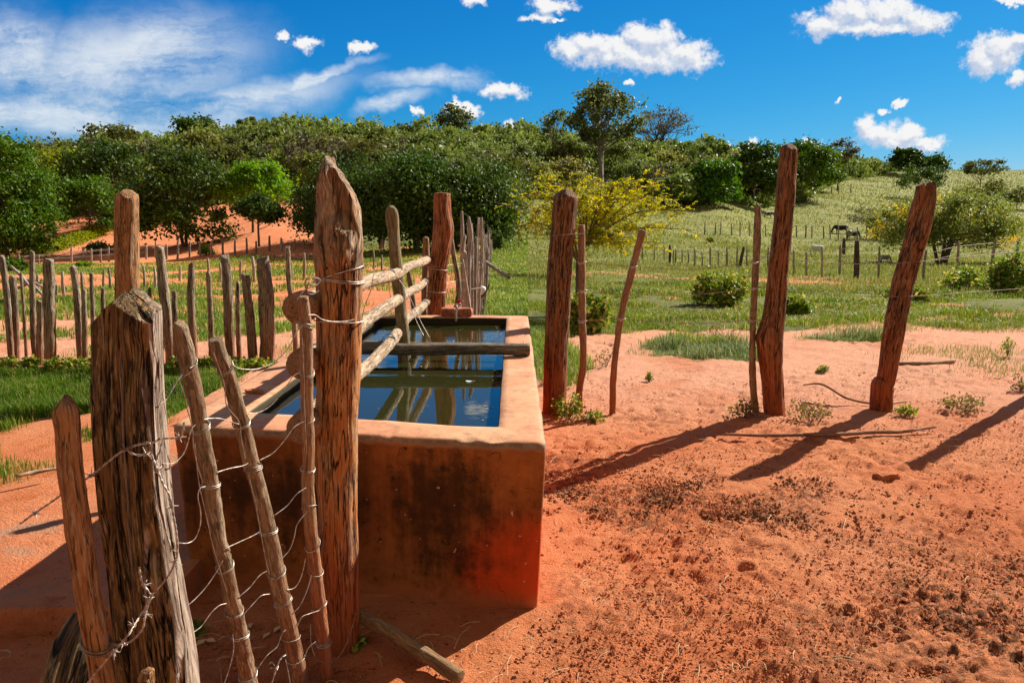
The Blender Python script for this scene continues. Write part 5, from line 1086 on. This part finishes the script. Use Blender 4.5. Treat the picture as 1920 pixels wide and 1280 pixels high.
tree_px('tree', 1642, 448, 386, 118, 'thin spreading half bare tree left of the flowering bush', 'l_brown', n=1100, K=40, base=.35, leaf=.16, rc=.5, limbs=40, tr=.09, flat=.35, forks=2)

# yellow leaved tree close behind the fence: arching branches with compound leaves
yb_ = ground_at(1083, 592); YY = yb_[1]; ry = np.random.default_rng(4)
root = empty('yellow_tree', yb_); tag(root, 'small spreading tree with bright yellow and green compound leaves behind the thick post', 'tree')
g_ = Geo(); tips = []
tk = [yb_ - [0, 0, .2], P(1084, 545, YY), P(1085, 492, YY), P(1097, 457, YY)]; tube(g_, np.array(tk) - yb_, [.05, .045, .042, .03], 10, .05, .1, 0, 3)
def wob(a, b, s_): return [a, a * .66 + b * .34 + ry.normal(size=3) * s_, a * .33 + b * .67 + ry.normal(size=3) * s_, b]
mains = [(960, 372, .3), (985, 400, -.6), (1000, 350, .8), (1050, 350, -.3), (1075, 400, 1.0), (1120, 345, .4), (1160, 370, -.7), (1205, 372, .7), (1245, 352, -.1), (1290, 395, .2), (1295, 430, -.4), (1250, 455, .5), (1180, 445, -.8), (1130, 455, .9), (1010, 440, .2), (960, 425, -.2), (1220, 400, 1.1), (1100, 370, -1.0), (1150, 420, 0), (1040, 415, .8), (1200, 350, 0.3), (1270, 375, .6)]
root0 = np.array(tk[-1])
for (mx_, my_, dy) in mains:
    e = P(mx_, my_, YY + dy); stt = root0 if mx_ > 1040 else np.array(tk[2]); mid = P((mx_ + 1097) / 2, min(my_, 450) + 4, YY + dy * .5)
    pth = np.array([stt, mid + ry.normal(size=3) * .03, e]) - yb_; tube(g_, pth, [.018, .011, .004], 6, .08, .1, 0, 7)
    sp_ = spline(pth, .1)
    for q in range(26):
        b0 = sp_[int(len(sp_) * ry.uniform(.35, 1)) - 1]; e2 = b0 + ry.normal(size=3) * [.24, .24, .13]; tips.append((b0, e2))
        tube(g_, [b0, (b0 + e2) / 2 + [0, 0, .02], e2], [.004, .003, .002], 4, .2, 0, 0, 1, caps=False)
link('trunk', g_.mesh('trunk'), M['bark'], root)
for k_ in range(470):
    d_ = ry.normal(size=3); d_ /= np.linalg.norm(d_); d_ *= ry.random() ** .4; cpx, cpy = 1130 + d_[0] * 205, 402 + d_[2] * 54 + 20 * d_[0] ** 2 - 10 * sin(d_[0] * 7)
    b0 = P(cpx, cpy, YY + d_[1] * 1.1); e2 = b0 + ry.normal(size=3) * [.16, .16, .06]; tips.append((b0, e2))
LP = []; LT = []
for (b0, e2) in tips:
    for k_ in range(3):
        s0 = b0 * (1 - k_ / 3) + e2 * (k_ / 3); d = (e2 - b0) / 3 + ry.normal(size=3) * .05; yel = np.clip(ry.normal(.46, .36), 0, 1)
        d /= np.linalg.norm(d) + 1e-6; sd = np.cross(d, [0, 0, 1]); sd /= np.linalg.norm(sd) + 1e-6
        for j in range(6):
            for sg in (-1, 1):
                LP.append(s0 + d * (.03 + j * .022) + sd * sg * .018 + [0, 0, -.0008 * j * j] + ry.normal(size=3) * .004); LT.append(np.clip(yel + ry.normal() * .15, 0, 1))
LP = np.array(LP); V = leaf_quads(LP, .0215 * np.random.default_rng(3).uniform(.8, 1.3, len(LP)), 1.9, 1.2)
link('crown', quads_mesh('crown', V, np.array(LT)), M['l_yellow'], root)

# flowering bush
pb_ = ground_at(1765, 496); Yb = pb_[1]; rb = np.random.default_rng(8)
root = empty('flowering_bush', pb_); tag(root, 'broad olive bush dotted with yellow flowers on the right of the pasture', 'bush')
Hh = P(1765, 366, Yb)[2] - pb_[2]; Wd = 272 * Yb / F
gg, V, tint = tree_parts(88, Hh, Wd, base=.18, K=110, n=17000, leaf=.10, rc=.42, limbs=50, tr=.12, forks=4, hollow=.5, elong=2.2)
link('trunk', gg.mesh('trunk'), M['bark'], root); link('crown', quads_mesh('crown', V, tint), M['l_bush'], root)
fc = []
for (a, b, n_, s_) in ((1690, 400, 70, 16), (1650, 425, 30, 12), (1640, 440, 20, 8), (1765, 372, 22, 10), (1825, 420, 60, 16), (1860, 405, 60, 14), (1880, 430, 60, 14), (1895, 450, 40, 10), (1750, 395, 18, 14), (1800, 400, 22, 20), (1820, 450, 25, 14), (1870, 455, 20, 10), (1900, 420, 22, 8), (1770, 440, 10, 20)):
    for k_ in range(n_):
        q = P(a + rb.normal() * s_, b + rb.normal() * s_ * .6, Yb - 1.6 * rb.random() + .3) - pb_
        d = q / np.array([Wd / 2, Wd / 2, Hh / 2]) - [0, 0, 1.15]; L = np.linalg.norm(d)
        for j in range(7): fc.append(q + rb.normal(size=3) * .07)
fc = np.array(fc); link('flowers', quads_mesh('flowers', leaf_quads(fc, .075, 1.2, .6), rb.random(len(fc))), M['l_flower'], root)

# the wooded hillside: the nearest trees one by one, the rest as one wood
rf = np.random.default_rng(12)
var = []
for k_ in range(7):
    g_, V, tint = tree_parts(600 + k_, 6.0, [6.2, 5.0, 7.0, 5.6, 6.6, 4.6, 6.0][k_], base=[.12, .2, .15, .1, .3, .1, .2][k_], K=34, n=[1700, 1300, 1700, 1700, 900, 1500, 520][k_], leaf=.36, rc=.62, limbs=8 if k_ != 6 else 30, tr=.09, forks=1 + k_ % 3)
    var.append((g_.mesh('trunk'), quads_mesh('crown', V, tint), V, tint))
var[0][0].materials.append(M['bark'])
for a, b, c_, d in var[1:]: a.materials.append(M['barkpale'])
for k_, (a, b, c_, d) in enumerate(var): b.materials.append(M[['l_scrub', 'l_scrub', 'l_scrub', 'l_scrub', 'l_scrub', 'l_open', 'l_brown'][k_]])
def front(px): return np.interp(px, [-600, 0, 300, 540, 560, 930, 950, 1150, 1300, 1420, 1500, 1560, 1640, 1720, 1750], [88, 90, 94, 98, 100, 72, 106, 114, 114, 128, 155, 235, 300, 338, 9999])
cand = []
Yc = 62.0
while Yc < 345:
    st_ = 4.2 + Yc * 0.007
    for xx in np.arange(-0.80 * Yc - 10, 0.56 * Yc + 4, st_):
        x_ = xx + rf.uniform(-.4, .4) * st_; y_ = Yc + rf.uniform(-.4, .4) * st_; px = 960 + F * x_ / y_
        if 1092 < px < 1172 and y_ < 140: continue
        if y_ > front(px) and px < 1750: cand.append((x_, y_, px))
    Yc += st_ * .95
cand.sort(key=lambda q: q[1] + 30 * rf.random()); first = [c_ for c_ in cand if -20 < c_[2] < 1940][:235]; rest = [c_ for c_ in cand if c_ not in set(first)]
print('wood:', len(cand), len(first), len(rest))
zones = [(-999, 250, 'scrubby olive tree of the wood on the left behind the house'), (250, 560, 'scrubby olive tree of the wood above the red slope'), (560, 950, 'scrubby olive tree of the wood above the dark grove'), (950, 1200, 'scrubby olive tree of the wood around the tallest tree'), (1200, 1420, 'scrubby olive tree of the wood above the yellow tree'), (1420, 2500, 'scrubby olive tree of the wood near the right ridge')]
for (x_, y_, px) in first:
    k_ = int(rf.choice(7, p=[.18, .15, .15, .15, .12, .12, .13])); s_ = rf.uniform(.50, .95) + .35 * rf.random() ** 5; z_ = H1(x_, y_)
    root = empty('scrub_tree', (x_, y_, z_ - .1)); root.scale = (s_ * rf.uniform(.9, 1.15), s_ * rf.uniform(.9, 1.15), s_ * rf.uniform(.8, 1.25)); root.rotation_euler[2] = rf.uniform(0, 6.28)
    lb_ = [z[2] for z in zones if z[0] <= px < z[1]][0]; lb_ = lb_.replace('scrubby olive', {4: 'high stemmed olive', 5: 'dull grey green', 6: 'half bare brownish', 1: 'narrow scrubby olive', 2: 'broad scrubby olive'}.get(k_, 'scrubby olive')); tag(root, lb_, 'tree', 'scrub trees of the hillside wood')
    for nm, me in (('trunk', var[k_][0]), ('crown', var[k_][1])): link(nm, me, None, root)
VV = []; TT = []
for (x_, y_, px) in rest:
    k_ = int(rf.choice(7, p=[.18, .15, .15, .15, .12, .12, .13])); V, tint = var[k_][2], var[k_][3]
    m_ = min(len(V), int(np.interp(y_, [100, 180, 330], [900, 520, 260]))); sel = rf.choice(len(V), m_, replace=False)
    s_ = rf.uniform(.50, .95) + .35 * rf.random() ** 5; a = rf.uniform(0, 6.28); Rm = rotz(a) * (s_ * np.array([1, 1, rf.uniform(.8, 1.3)]))[:, None]
    Q = V[sel]; ce = Q.mean(1, keepdims=True); Q = ce + (Q - ce) * np.interp(y_, [100, 180, 330], [1.1, 1.45, 1.9])
    VV.append(Q @ Rm.T + np.array([x_, y_, H1(x_, y_)])); TT.append(np.clip(tint[sel] * .7 + rf.uniform(-.25, .35), 0, 1))
VV = np.concatenate(VV); TT = np.concatenate(TT)
tag(link('woodland', quads_mesh('woodland', VV, TT), M['l_scrub']), 'dense olive green scrub wood covering the hillside behind', kind='stuff')
# undergrowth filling the foot of the wood
n = 60000; pxr = rf.uniform(-150, 1700, n); yy = front(pxr) - 1.5 + rf.exponential(7, n); xx = (pxr - 960) / F * yy; ok = yy < 330; xx, yy = xx[ok], yy[ok]
hh = (0.2 + 1.1 * rf.random(len(xx)) ** 1.5) * (0.6 + 0.6 * n2(xx, yy, .3, 2, 5)); zz_ = height(xx, yy) + np.maximum(hh, .05)
tag(link('undergrowth', quads_mesh('undergrowth', leaf_quads(np.stack([xx, yy, zz_], -1), .28 * (yy / 110) * rf.uniform(.6, 1.3, len(xx)), 1.6, .6), rf.random(len(xx))), M['l_scrub']), 'low undergrowth along the foot of the wood', kind='stuff')

# hedges, shrubs and weeds
def shrub(name, px, yb, yt, w, label, matk, n=1500, leaf=.05, Y=None, group=None, stems=10, cat='shrub', seed=None, up=.8, elong=1.8):
    p = ground_at(px, yb) if Y is None else np.array([P(px, yb, Y)[0], Y, H1(P(px, yb, Y)[0], Y)]); Y = p[1]
    H = max(.05, P(px, yt, Y)[2] - p[2]); Wd = w * Y / F; r = np.random.default_rng(int(abs(px) * 3 + yb) if seed is None else seed)
    K = 30; th = r.uniform(0, 6.28, K); rr_ = np.sqrt(r.random(K)) * Wd * .42; C = np.stack([np.cos(th) * rr_, np.sin(th) * rr_, H * (.25 + .6 * r.random(K)) * (1 - .5 * (rr_ / (Wd * .5)) ** 2)], -1)
    idx = r.integers(0, K, n); Q = C[idx] + r.normal(size=(n, 3)) * [Wd * .09, Wd * .09, H * .13]; Q[:, 2] = np.abs(Q[:, 2])
    root = empty(name, p); tag(root, label, cat, group)
    g_ = Geo()
    for k_ in range(stems): tube(g_, [[0, 0, -.03], C[k_] * [.5, .5, .6] + r.normal(size=3) * Wd * .02, C[k_]], [max(.003, leaf * .1), max(.002, leaf * .08), .002], 4, .1, 0, 0, 1, caps=False)
    link('stems', g_.mesh('stems'), M['bark'], root); link('foliage', quads_mesh('foliage', leaf_quads(Q, leaf * r.uniform(.6, 1.3, n), elong, up, None, r), r.random(n)), M[matk], root); return root
shrub('shrub', 1098, 622, 548, 92, 'dark green leafy shrub at the foot of the yellow tree', 'l_weed', 2600, .045)
shrub('shrub', 1352, 572, 508, 108, 'round green shrub standing alone in the middle of the pasture edge', 'l_weed', 3200, .05)
shrub('shrub', 1490, 590, 552, 50, 'small green shrub just right of the tallest post', 'l_weed', 1200, .05)
shrub('shrub', 1700, 565, 528, 80, 'low green shrub behind the split post', 'l_weed', 1500, .05)
shrub('shrub', 1895, 552, 478, 90, 'tall leafy green weeds at the right edge', 'l_weed', 2600, .06)
shrub('shrub', 1810, 545, 500, 90, 'leafy green weeds left of the tall weeds at the right edge', 'l_weed', 1800, .06)
shrub('shrub', 1330, 456, 442, 18, 'tiny green bush on the open pasture above the wire fence', 'l_weed', 300, .10)
shrub('shrub', 926, 470, 424, 30, 'dark green creeper clump covering the far end of the stick fence', 'l_dense', 1800, .09)
shrub('shrub', 893, 560, 470, 26, 'light green weeds growing up through the stick fence', 'l_weed', 900, .05, Y=11.5)
shrub('shrub', 190, 477, 452, 56, 'dark green low bush on the red slope behind the far posts', 'l_dense', 1500, .12)
shrub('shrub', 388, 478, 460, 34, 'small lime green bush in front of the far posts', 'l_lime', 900, .10)
shrub('shrub', 22, 512, 486, 56, 'green bush under the large leafy tree', 'l_mango', 1500, .12)
shrub('shrub', 158, 500, 490, 30, 'little yellow green bush at the foot of the far posts', 'l_lime', 500, .10)
for k_, (x0, y0, x1, y1, lab) in enumerate(((70, 478, 215, 424, 'clipped yellow green hedge climbing the slope below the leafy trees'), (258, 432, 318, 404, 'yellow green hedge beside the big dark round tree'))):
    r = np.random.default_rng(k_); a = ground_at(x0, y0); b = ground_at(x1, y1); n = 9000; t_ = r.random(n); C = a[None] * (1 - t_[:, None]) + b[None] * t_[:, None]
    C[:, 0] += r.normal(size=n) * .5; C[:, 1] += r.normal(size=n) * .5; C[:, 2] = height(C[:, 0], C[:, 1]) + r.random(n) * (.75 + .25 * np.sin(t_ * 30))
    root = empty('hedge', a); tag(root, lab, 'hedge', 'hedges on the slope'); link('foliage', quads_mesh('foliage', leaf_quads(C - a, .13, 1.6, .8), r.random(n)), M['l_hedge'], root)
for (px, yb, yt, w, mt, n, lab) in ((1065, 786, 735, 60, 'l_weed', 500, 'tuft of weeds at the foot of the thick post right of the trough'), (1112, 788, 768, 50, 'l_weed', 260, 'small weeds at the foot of the thin upright stick'), (1392, 782, 748, 60, 'l_dryweed', 260, 'dry weed at the foot of the thin grey stick'),
                                    (1520, 788, 745, 95, 'l_dryweed', 420, 'dry twiggy weeds right of the tallest post'), (1700, 778, 758, 46, 'l_weed', 220, 'small green weed right of the split post'), (1812, 770, 738, 90, 'l_dryweed', 420, 'brownish creeping weed near the rightmost shadow'), (1888, 665, 630, 26, 'l_weed', 160, 'thin upright weed on bare earth at the far right'),
                                    (1912, 735, 700, 40, 'l_dryweed', 220, 'brown weed at the right edge'), (1543, 700, 682, 26, 'l_weed', 180, 'little green weed alone on the pale earth'), (1217, 715, 693, 16, 'l_weed', 90, 'tiny weed between the curved orange stick and the grass patch'), (1340, 635, 600, 30, 'l_dryweed', 100, 'dry thin weed above the grass patch'),
                                    (360, 1190, 1172, 60, 'l_weed', 120, 'weeds in the shade below the front wall of the trough'), (668, 1215, 1190, 50, 'l_weed', 130, 'small dark weed at the foot of the thick centre post'), (1135, 690, 640, 50, 'l_dryweed', 120, 'bare twiggy weed behind the thin upright stick')):
    shrub('weed', px, yb, yt, w, lab, mt, n, .016 if yb > 600 else .03, stems=12, cat='weed', up=.5)
for k_, (px, w) in enumerate(((10, 50), (55, 40), (110, 60), (160, 60), (215, 60), (335, 50), (385, 60), (440, 60), (490, 50), (135, 30))):
    shrub('weed', px, 692 + k_ % 3 * 3, 668, w, ['low weeds under the far left stakes', 'weeds at the foot of the wiry brown stake', 'weeds by the fat pale round stake', 'weeds under the bent grey stake', 'weeds behind the broad dark post', 'weeds under the splintered stake', 'weeds under the gnarled stake', 'weeds under the tall dark stake', 'weeds under the very thick brown stake', 'weeds between the fat pale stake and the bent grey stake'][k_], 'l_weed', 420, .028, cat='weed', group='weeds along the near picket row')

# grass
def blades(n, sx, sy, sz, h, w, r, lean=.5, clump=1):
    a = r.uniform(0, 6.28, n); d = np.stack([np.cos(a), np.sin(a), np.zeros(n)], -1); s_ = np.stack([-np.sin(a), np.cos(a), np.zeros(n)], -1)
    B = np.stack([sx, sy, sz], -1); L = (lean * r.random(n) * h)[:, None]; w2 = (w * .5)[:, None] * s_
    mid = B + d * L * .35 + np.array([0, 0, 1]) * (h * .6)[:, None]; tip = B + d * L + np.array([0, 0, 1]) * (h * r.uniform(.75, 1, n))[:, None]
    V = np.stack([B - w2, B + w2, mid + w2 * .8, mid - w2 * .8, tip], 1); I = np.arange(n * 5).reshape(n, 5)
    return V.reshape(-1, 3), I[:, :4], I[:, [3, 2, 4]]
def grass(name, label, region, n, hfun, wfun, matk, seed, lean=.6, dens=lambda x, y: 1.0, mask=True):
    r = np.random.default_rng(seed); (x0, x1, y0, y1), logy = region
    m = n * 4; y = np.exp(r.uniform(np.log(y0), np.log(y1), m)) if logy else r.uniform(y0, y1, m)
    x = (r.uniform(x0, x1, m) * y) if logy else r.uniform(x0, x1, m)
    p = (grass_mask(x, y) if mask else 1.0) * dens(x, y); ok = r.random(m) < p; x, y = x[ok][:n], y[ok][:n]; k_ = len(x)
    h = hfun(x, y, r, k_); w = wfun(y, k_); z = height(x, y) - .01
    V, q, t_ = blades(k_, x, y, z, h, w, r, lean)
    cl = np.clip(.5 + .5 * n2(x, y, 1.2, 3, seed) + r.normal(size=k_) * .2, 0, .69); dry = r.random(k_) < (.10 + .12 * (n2(x, y, .7, 2, seed + 4) > .1)); cl = np.where(dry, .9, cl)
    me = mesh_np(name, V, [q, t_], {'tint': ('FLOAT', np.repeat(cl, 5))}, smooth=False)
    tag(link(name, me, M[matk]), label, kind='stuff')
grass('grass', 'lush green grass left of the trough', ((-5.5, -2.45, 3.7, 8.2), False), 80000, lambda x, y, r, n: .035 + .085 * r.random(n) * np.clip(.75 + 1.0 * n2(x, y, 2.5, 3, 3), .25, 1.6), lambda y, n: np.full(n, .0045), 'g_lush', 61)
grass('grass', 'weedy grass in the plot behind the picket row', ((-.78, .02, 8.6, 56), True), 110000, lambda x, y, r, n: (.03 + .09 * r.random(n)) * (1 + .018 * y), lambda y, n: .0011 * y, 'g_field', 62)
grass('grass', 'grey green tussock grass on the bare earth right of the trough', ((1.2, 5.6, 7.6, 10.6), False), 12000, lambda x, y, r, n: (.03 + .13 * r.random(n)) * (.4 + 1.2 * np.clip(n2(x, y, 3, 2, 6) + .4, 0, 1)), lambda y, n: np.full(n, .006), 'g_blue', 63, .9)
grass('grass', 'bright green grass strip along the pasture edge', ((-.06, .80, 9.4, 22), True), 110000, lambda x, y, r, n: (.03 + .11 * r.random(n)) * (.5 + 1.3 * np.clip(n2(x, y, .9, 3, 5) + .2, 0, 1.4)), lambda y, n: .0010 * y, 'g_strip', 64, .9, dens=lambda x, y: sst(n2(x, y, .55, 4, 91), -.45, .25))
grass('grass', 'tufty grass beside the right wall of the trough', ((.14, .9, 6.9, 10.5), False), 6000, lambda x, y, r, n: .04 + .14 * r.random(n), lambda y, n: np.full(n, .006), 'g_field', 66, .8, dens=lambda x, y: .7)
grass('grass', 'dry olive pasture grass on the slopes to the right', ((-.06, .72, 19, 340), True), 150000, lambda x, y, r, n: (.08 + .22 * r.random(n)) * (.5 + .006 * y) * (.5 + 1.2 * np.clip(n2(x, y, .25, 3, 5) + .4, 0, 1.3)), lambda y, n: .0009 * y, 'g_dry', 65, .6)
grass('grass', 'sparse dry grass on the bare earth at the right', ((4.0, 11.0, 7.5, 14), False), 9000, lambda x, y, r, n: .03 + .07 * r.random(n), lambda y, n: np.full(n, .006), 'g_dry', 67, .9, dens=lambda x, y: sst(n2(x, y, .8, 3, 9), .0, .5), mask=False)

# crumbs of soil, straw, dead leaves
def crumbs(name, label, n, sampler, size, matk, seed):
    r = np.random.default_rng(seed); x, y = sampler(r, n); n = len(x); s_ = size(r, n)
    O = np.array([[1, 0, 0], [-1, 0, 0], [0, 1, 0], [0, -1, 0], [0, 0, 1], [0, 0, -.6]], float); Fc = np.array([[0, 2, 4], [2, 1, 4], [1, 3, 4], [3, 0, 4], [2, 0, 5], [1, 2, 5], [3, 1, 5], [0, 3, 5]])
    V = O[None] * s_[:, None, None] * r.uniform(.5, 1.3, (n, 6, 1)) * np.array([1, 1, .7]); a = r.uniform(0, 6.28, n); c, s2 = np.cos(a)[:, None], np.sin(a)[:, None]
    X = V[..., 0] * c - V[..., 1] * s2 + x[:, None]; Y = V[..., 0] * s2 + V[..., 1] * c + y[:, None]; Z = V[..., 2] + (height(x, y) + 0.006)[:, None]
    T = (np.arange(n)[:, None, None] * 6 + Fc[None]).reshape(-1, 3)
    tag(link(name, mesh_np(name, np.stack([X, Y, Z], -1).reshape(-1, 3), [T], smooth=False), M[matk]), label, kind='stuff')
def dsamp(r, n):
    cs = [(0.75, 4.2, .38, .26, .30), (1.35, 4.15, .40, .22, .25), (.35, 4.7, .2, .25, .08), (1.85, 2.95, .28, .38, .2), (1.35, 2.7, .25, .25, .08), (.3, 3.0, .12, .5, .09)]
    X = []; Y = []
    for (a, b, c, d, w) in cs: k_ = int(n * w); X.append(a + r.normal(size=k_) * c * 1.15); Y.append(b + r.normal(size=k_) * d * 1.1)
    return np.concatenate(X), np.concatenate(Y)
def dsamp2(r, n):
    x, y = dsamp(r, n * 3); k_ = r.random(len(x)) < sst(n2(x, y, 4.5, 4, 85), -.15, .45); return x[k_][:n], y[k_][:n]
crumbs('soil_crumbs', 'dark crumbled soil and dung scattered on the red earth', 6500, dsamp2, lambda r, n: .003 + .016 * r.random(n) ** 4, 'dung', 71)
def esamp(r, n):
    y = np.exp(r.uniform(np.log(1.6), np.log(8), n * 3)); x = r.uniform(-.45, .85, n * 3) * y; k_ = ((x > .2) | (y < 2.95)) & (r.random(n * 3) < sst(n2(x, y, 1.1, 4, 36), -.7, .3)); return x[k_][:n], y[k_][:n]
def fsamp(r, n):
    y = np.exp(r.uniform(np.log(1.6), np.log(8.0), n * 4)); x = r.uniform(-.3, .8, n * 4) * y; c_ = n2(x, y, 1.3, 4, 81) + .5 * n2(x, y, 5, 2, 82)
    k_ = ((x > .2) | (y < 2.95)) & (r.random(n * 4) < sst(c_, -.25, .75) * (1 - .75 * sst(y, 5.3, 6.6))); return x[k_][:n], y[k_][:n]
crumbs('soil_crumbs', 'fine dark crumbs trodden into the red earth, standing in for small shadows and cracks', 6000, fsamp, lambda r, n: .0015 + .007 * r.random(n) ** 4, 'dung', 74)  # dark colour stands in for small shadows and cracks across the earth
crumbs('soil_crumbs', 'small lumps of red earth scattered over the trodden ground', 70000, esamp, lambda r, n: .0020 + .010 * r.random(n) ** 6, 'earth', 72)
crumbs('soil_crumbs', 'small lumps and pebbles on the cement apron', 5000, lambda r, n: (r.uniform(-2.5, -1.45, n), r.uniform(3.0, 5, n)), lambda r, n: .1 * 0 + .002 + .006 * r.random(n) ** 3, 'dung', 73)
r = np.random.default_rng(5); g_ = Geo()
for k_ in range(1100):
    y = math.exp(r.uniform(math.log(1.7), math.log(7.5))); x = r.uniform(-.5, .8) * y
    if -1.4 < x < .2 and y > 2.9: continue
    a = r.uniform(0, 6.28); L = r.uniform(.02, .09) * (2.2 if r.random() < .12 else 1); d = np.array([cos(a), sin(a), 0]); c = np.array([x, y, H1(x, y) + .014]); cv = np.array([-sin(a), cos(a), 0]) * r.normal() * L * .05
    tube(g_, [c - d * L / 2, c + cv + [0, 0, .008], c + d * L / 2], r.uniform(.0009, .0019), 4, .05, caps=False)
tag(link('straw', g_.mesh('straw'), M['straw']), 'bits of dry straw and grass strewn over the earth', kind='stuff')
C = np.array([Pz(x_, y_, .012) for x_, y_ in ((377, 1203), (395, 1200), (500, 1190), (520, 1178), (468, 1172), (505, 1245), (555, 1205), (690, 1168))])
tag(link('dead_leaves', quads_mesh('dead_leaves', leaf_quads(C, .03, 1.6, 3), r.random(len(C))), M['straw']), 'a few dead leaves lying in the shade below the trough', kind='stuff')

# ------------------------------------------------------------------ cattle
def cow(px, yb, h_px, label, matk, facing, grazing=True, Y=None, lying=False):
    p = ground_at(px, yb); s_ = h_px * p[1] / F / 1.35; g_ = Geo(); L = .0 if not lying else -.62
    z0 = lambda z: z + L
    tube(g_, [(-.88, 0, z0(.98)), (-.74, 0, z0(.98)), (-.35, 0, z0(.92)), (.15, 0, z0(.88)), (.5, 0, z0(.93)), (.78, 0, z0(1.0)), (.97, 0, z0(1.02))], [.20, .36, .44, .47, .44, .36, .20], 14, .08, .02, 0, 3, prof=lambda th, s: 1 - .16 * np.abs(np.sin(th)))
    hd = [(.80, 0, z0(1.10)), (1.08, 0, z0(.86 if grazing else 1.3)), (1.30, 0, z0(.42 if grazing else 1.42)), (1.42, 0, z0(.16 if grazing else 1.30)), (1.50, 0, z0(.06 if grazing else 1.18))]
    if lying: hd = [(.80, 0, .5), (1.05, 0, .72), (1.22, 0, .82), (1.40, 0, .70), (1.52, 0, .6)]
    tube(g_, hd, [.24, .17, .13, .10, .06], 10, .06, .02, 0, 4)
    for (lx, ly) in ((.62, .17), (.58, -.17), (-.62, .18), (-.68, -.18)):
        if lying: tube(g_, [(lx, ly * 1.3, .3), (lx + .2, ly * 2.2, .12), (lx - .1, ly * 2.4, .05)], [.12, .06, .05], 8, .06)
        elif lx > 0: tube(g_, [(lx, ly, .95), (lx, ly, .62), (lx + .02, ly, .36), (lx, ly, .12), (lx + .03, ly, .0)], [.15, .10, .058, .048, .06], 8, .06)
        else: tube(g_, [(lx, ly, .95), (lx + .06, ly, .66), (lx - .08, ly, .42), (lx - .03, ly, .12), (lx, ly, .0)], [.19, .13, .065, .05, .06], 8, .06)
    tube(g_, [(-.88, 0, z0(1.15)), (-.99, 0, z0(.9)), (-.98, .02, z0(.62)), (-.96, .02, max(.03, z0(.38)))], [.03, .022, .018, .035], 6, .08)
    e = np.array(hd[2]);
    for sg in (-1, 1): tube(g_, [e + [0, .09 * sg, .02], e + [-.03, .22 * sg, .02]], [.045, .02], 6, .05)
    root = empty('cow', p - np.array([0, 0, .02])); root.scale = (s_, s_, s_); root.rotation_euler[2] = facing; tag(root, label, 'cow', 'cattle on the pasture'); link('body', g_.mesh('body'), M[matk], root)
    g_ = Geo()
    for sg in (-1, 1): tube(g_, [e + [-.02, .06 * sg, .08], e + [.0, .16 * sg, .14], e + [.03, .17 * sg, .24]], [.025, .018, .008], 6, .05)
    link('horns', g_.mesh('horns'), M['horn'], root)
cow(1577, 438, 17, 'black cow grazing, seen from the side, upper one of the close pair', 'cowblack', 2.9)
cow(1598, 449, 18, 'black and white cow grazing just below the black cow', 'cowpied', .35)
cow(1533, 478, 19, 'white calf facing the fence, seen from behind', 'cowwhite', 1.9)
cow(1440, 408, 12, 'black and white cow just left of the tallest post, far up the pasture', 'cowpied', .1)
cow(1658, 491, 14, 'grey cow standing in the shade left of the flowering bush', 'cowgrey', .2)
# ------------------------------------------------------------------ house roof among the trees
p = ground_at(268, 400); Yh = 100.0; c = P(272, 352, Yh); zg = H1(c[0], Yh); root = empty('house', (c[0], Yh, zg)); tag(root, 'small house with a faded tiled roof half hidden between the leafy trees', 'house')
hr = c[2] - zg; g_ = Geo(); box(g_, (0, 0, hr * .5 - .5), (5.4, 4.0, hr - .3), rnd=0); link('wall', g_.mesh('wall', smooth=False), M['plaster'], root)
g_ = Geo(); V = [(-3.3, -2.6, hr - .75), (3.3, -2.6, hr - .75), (3.3, 0, hr + .35), (-3.3, 0, hr + .35), (3.3, 2.6, hr - .75), (-3.3, 2.6, hr - .75)]; V = V + [(a, b, z - .12) for a, b, z in V]
g_.add(V, [[0, 1, 2, 3], [3, 2, 4, 5], [7, 6, 9, 8], [8, 9, 11, 10], [0, 6, 7, 1], [5, 4, 10, 11]], [[0, 3, 9], [0, 9, 6], [3, 5, 11], [3, 11, 9], [1, 7, 8], [1, 8, 2], [2, 8, 10], [2, 10, 4]]); link('roof', g_.mesh('roof', smooth=False), M['roof'], root)
print('script time', time.time() - T0)
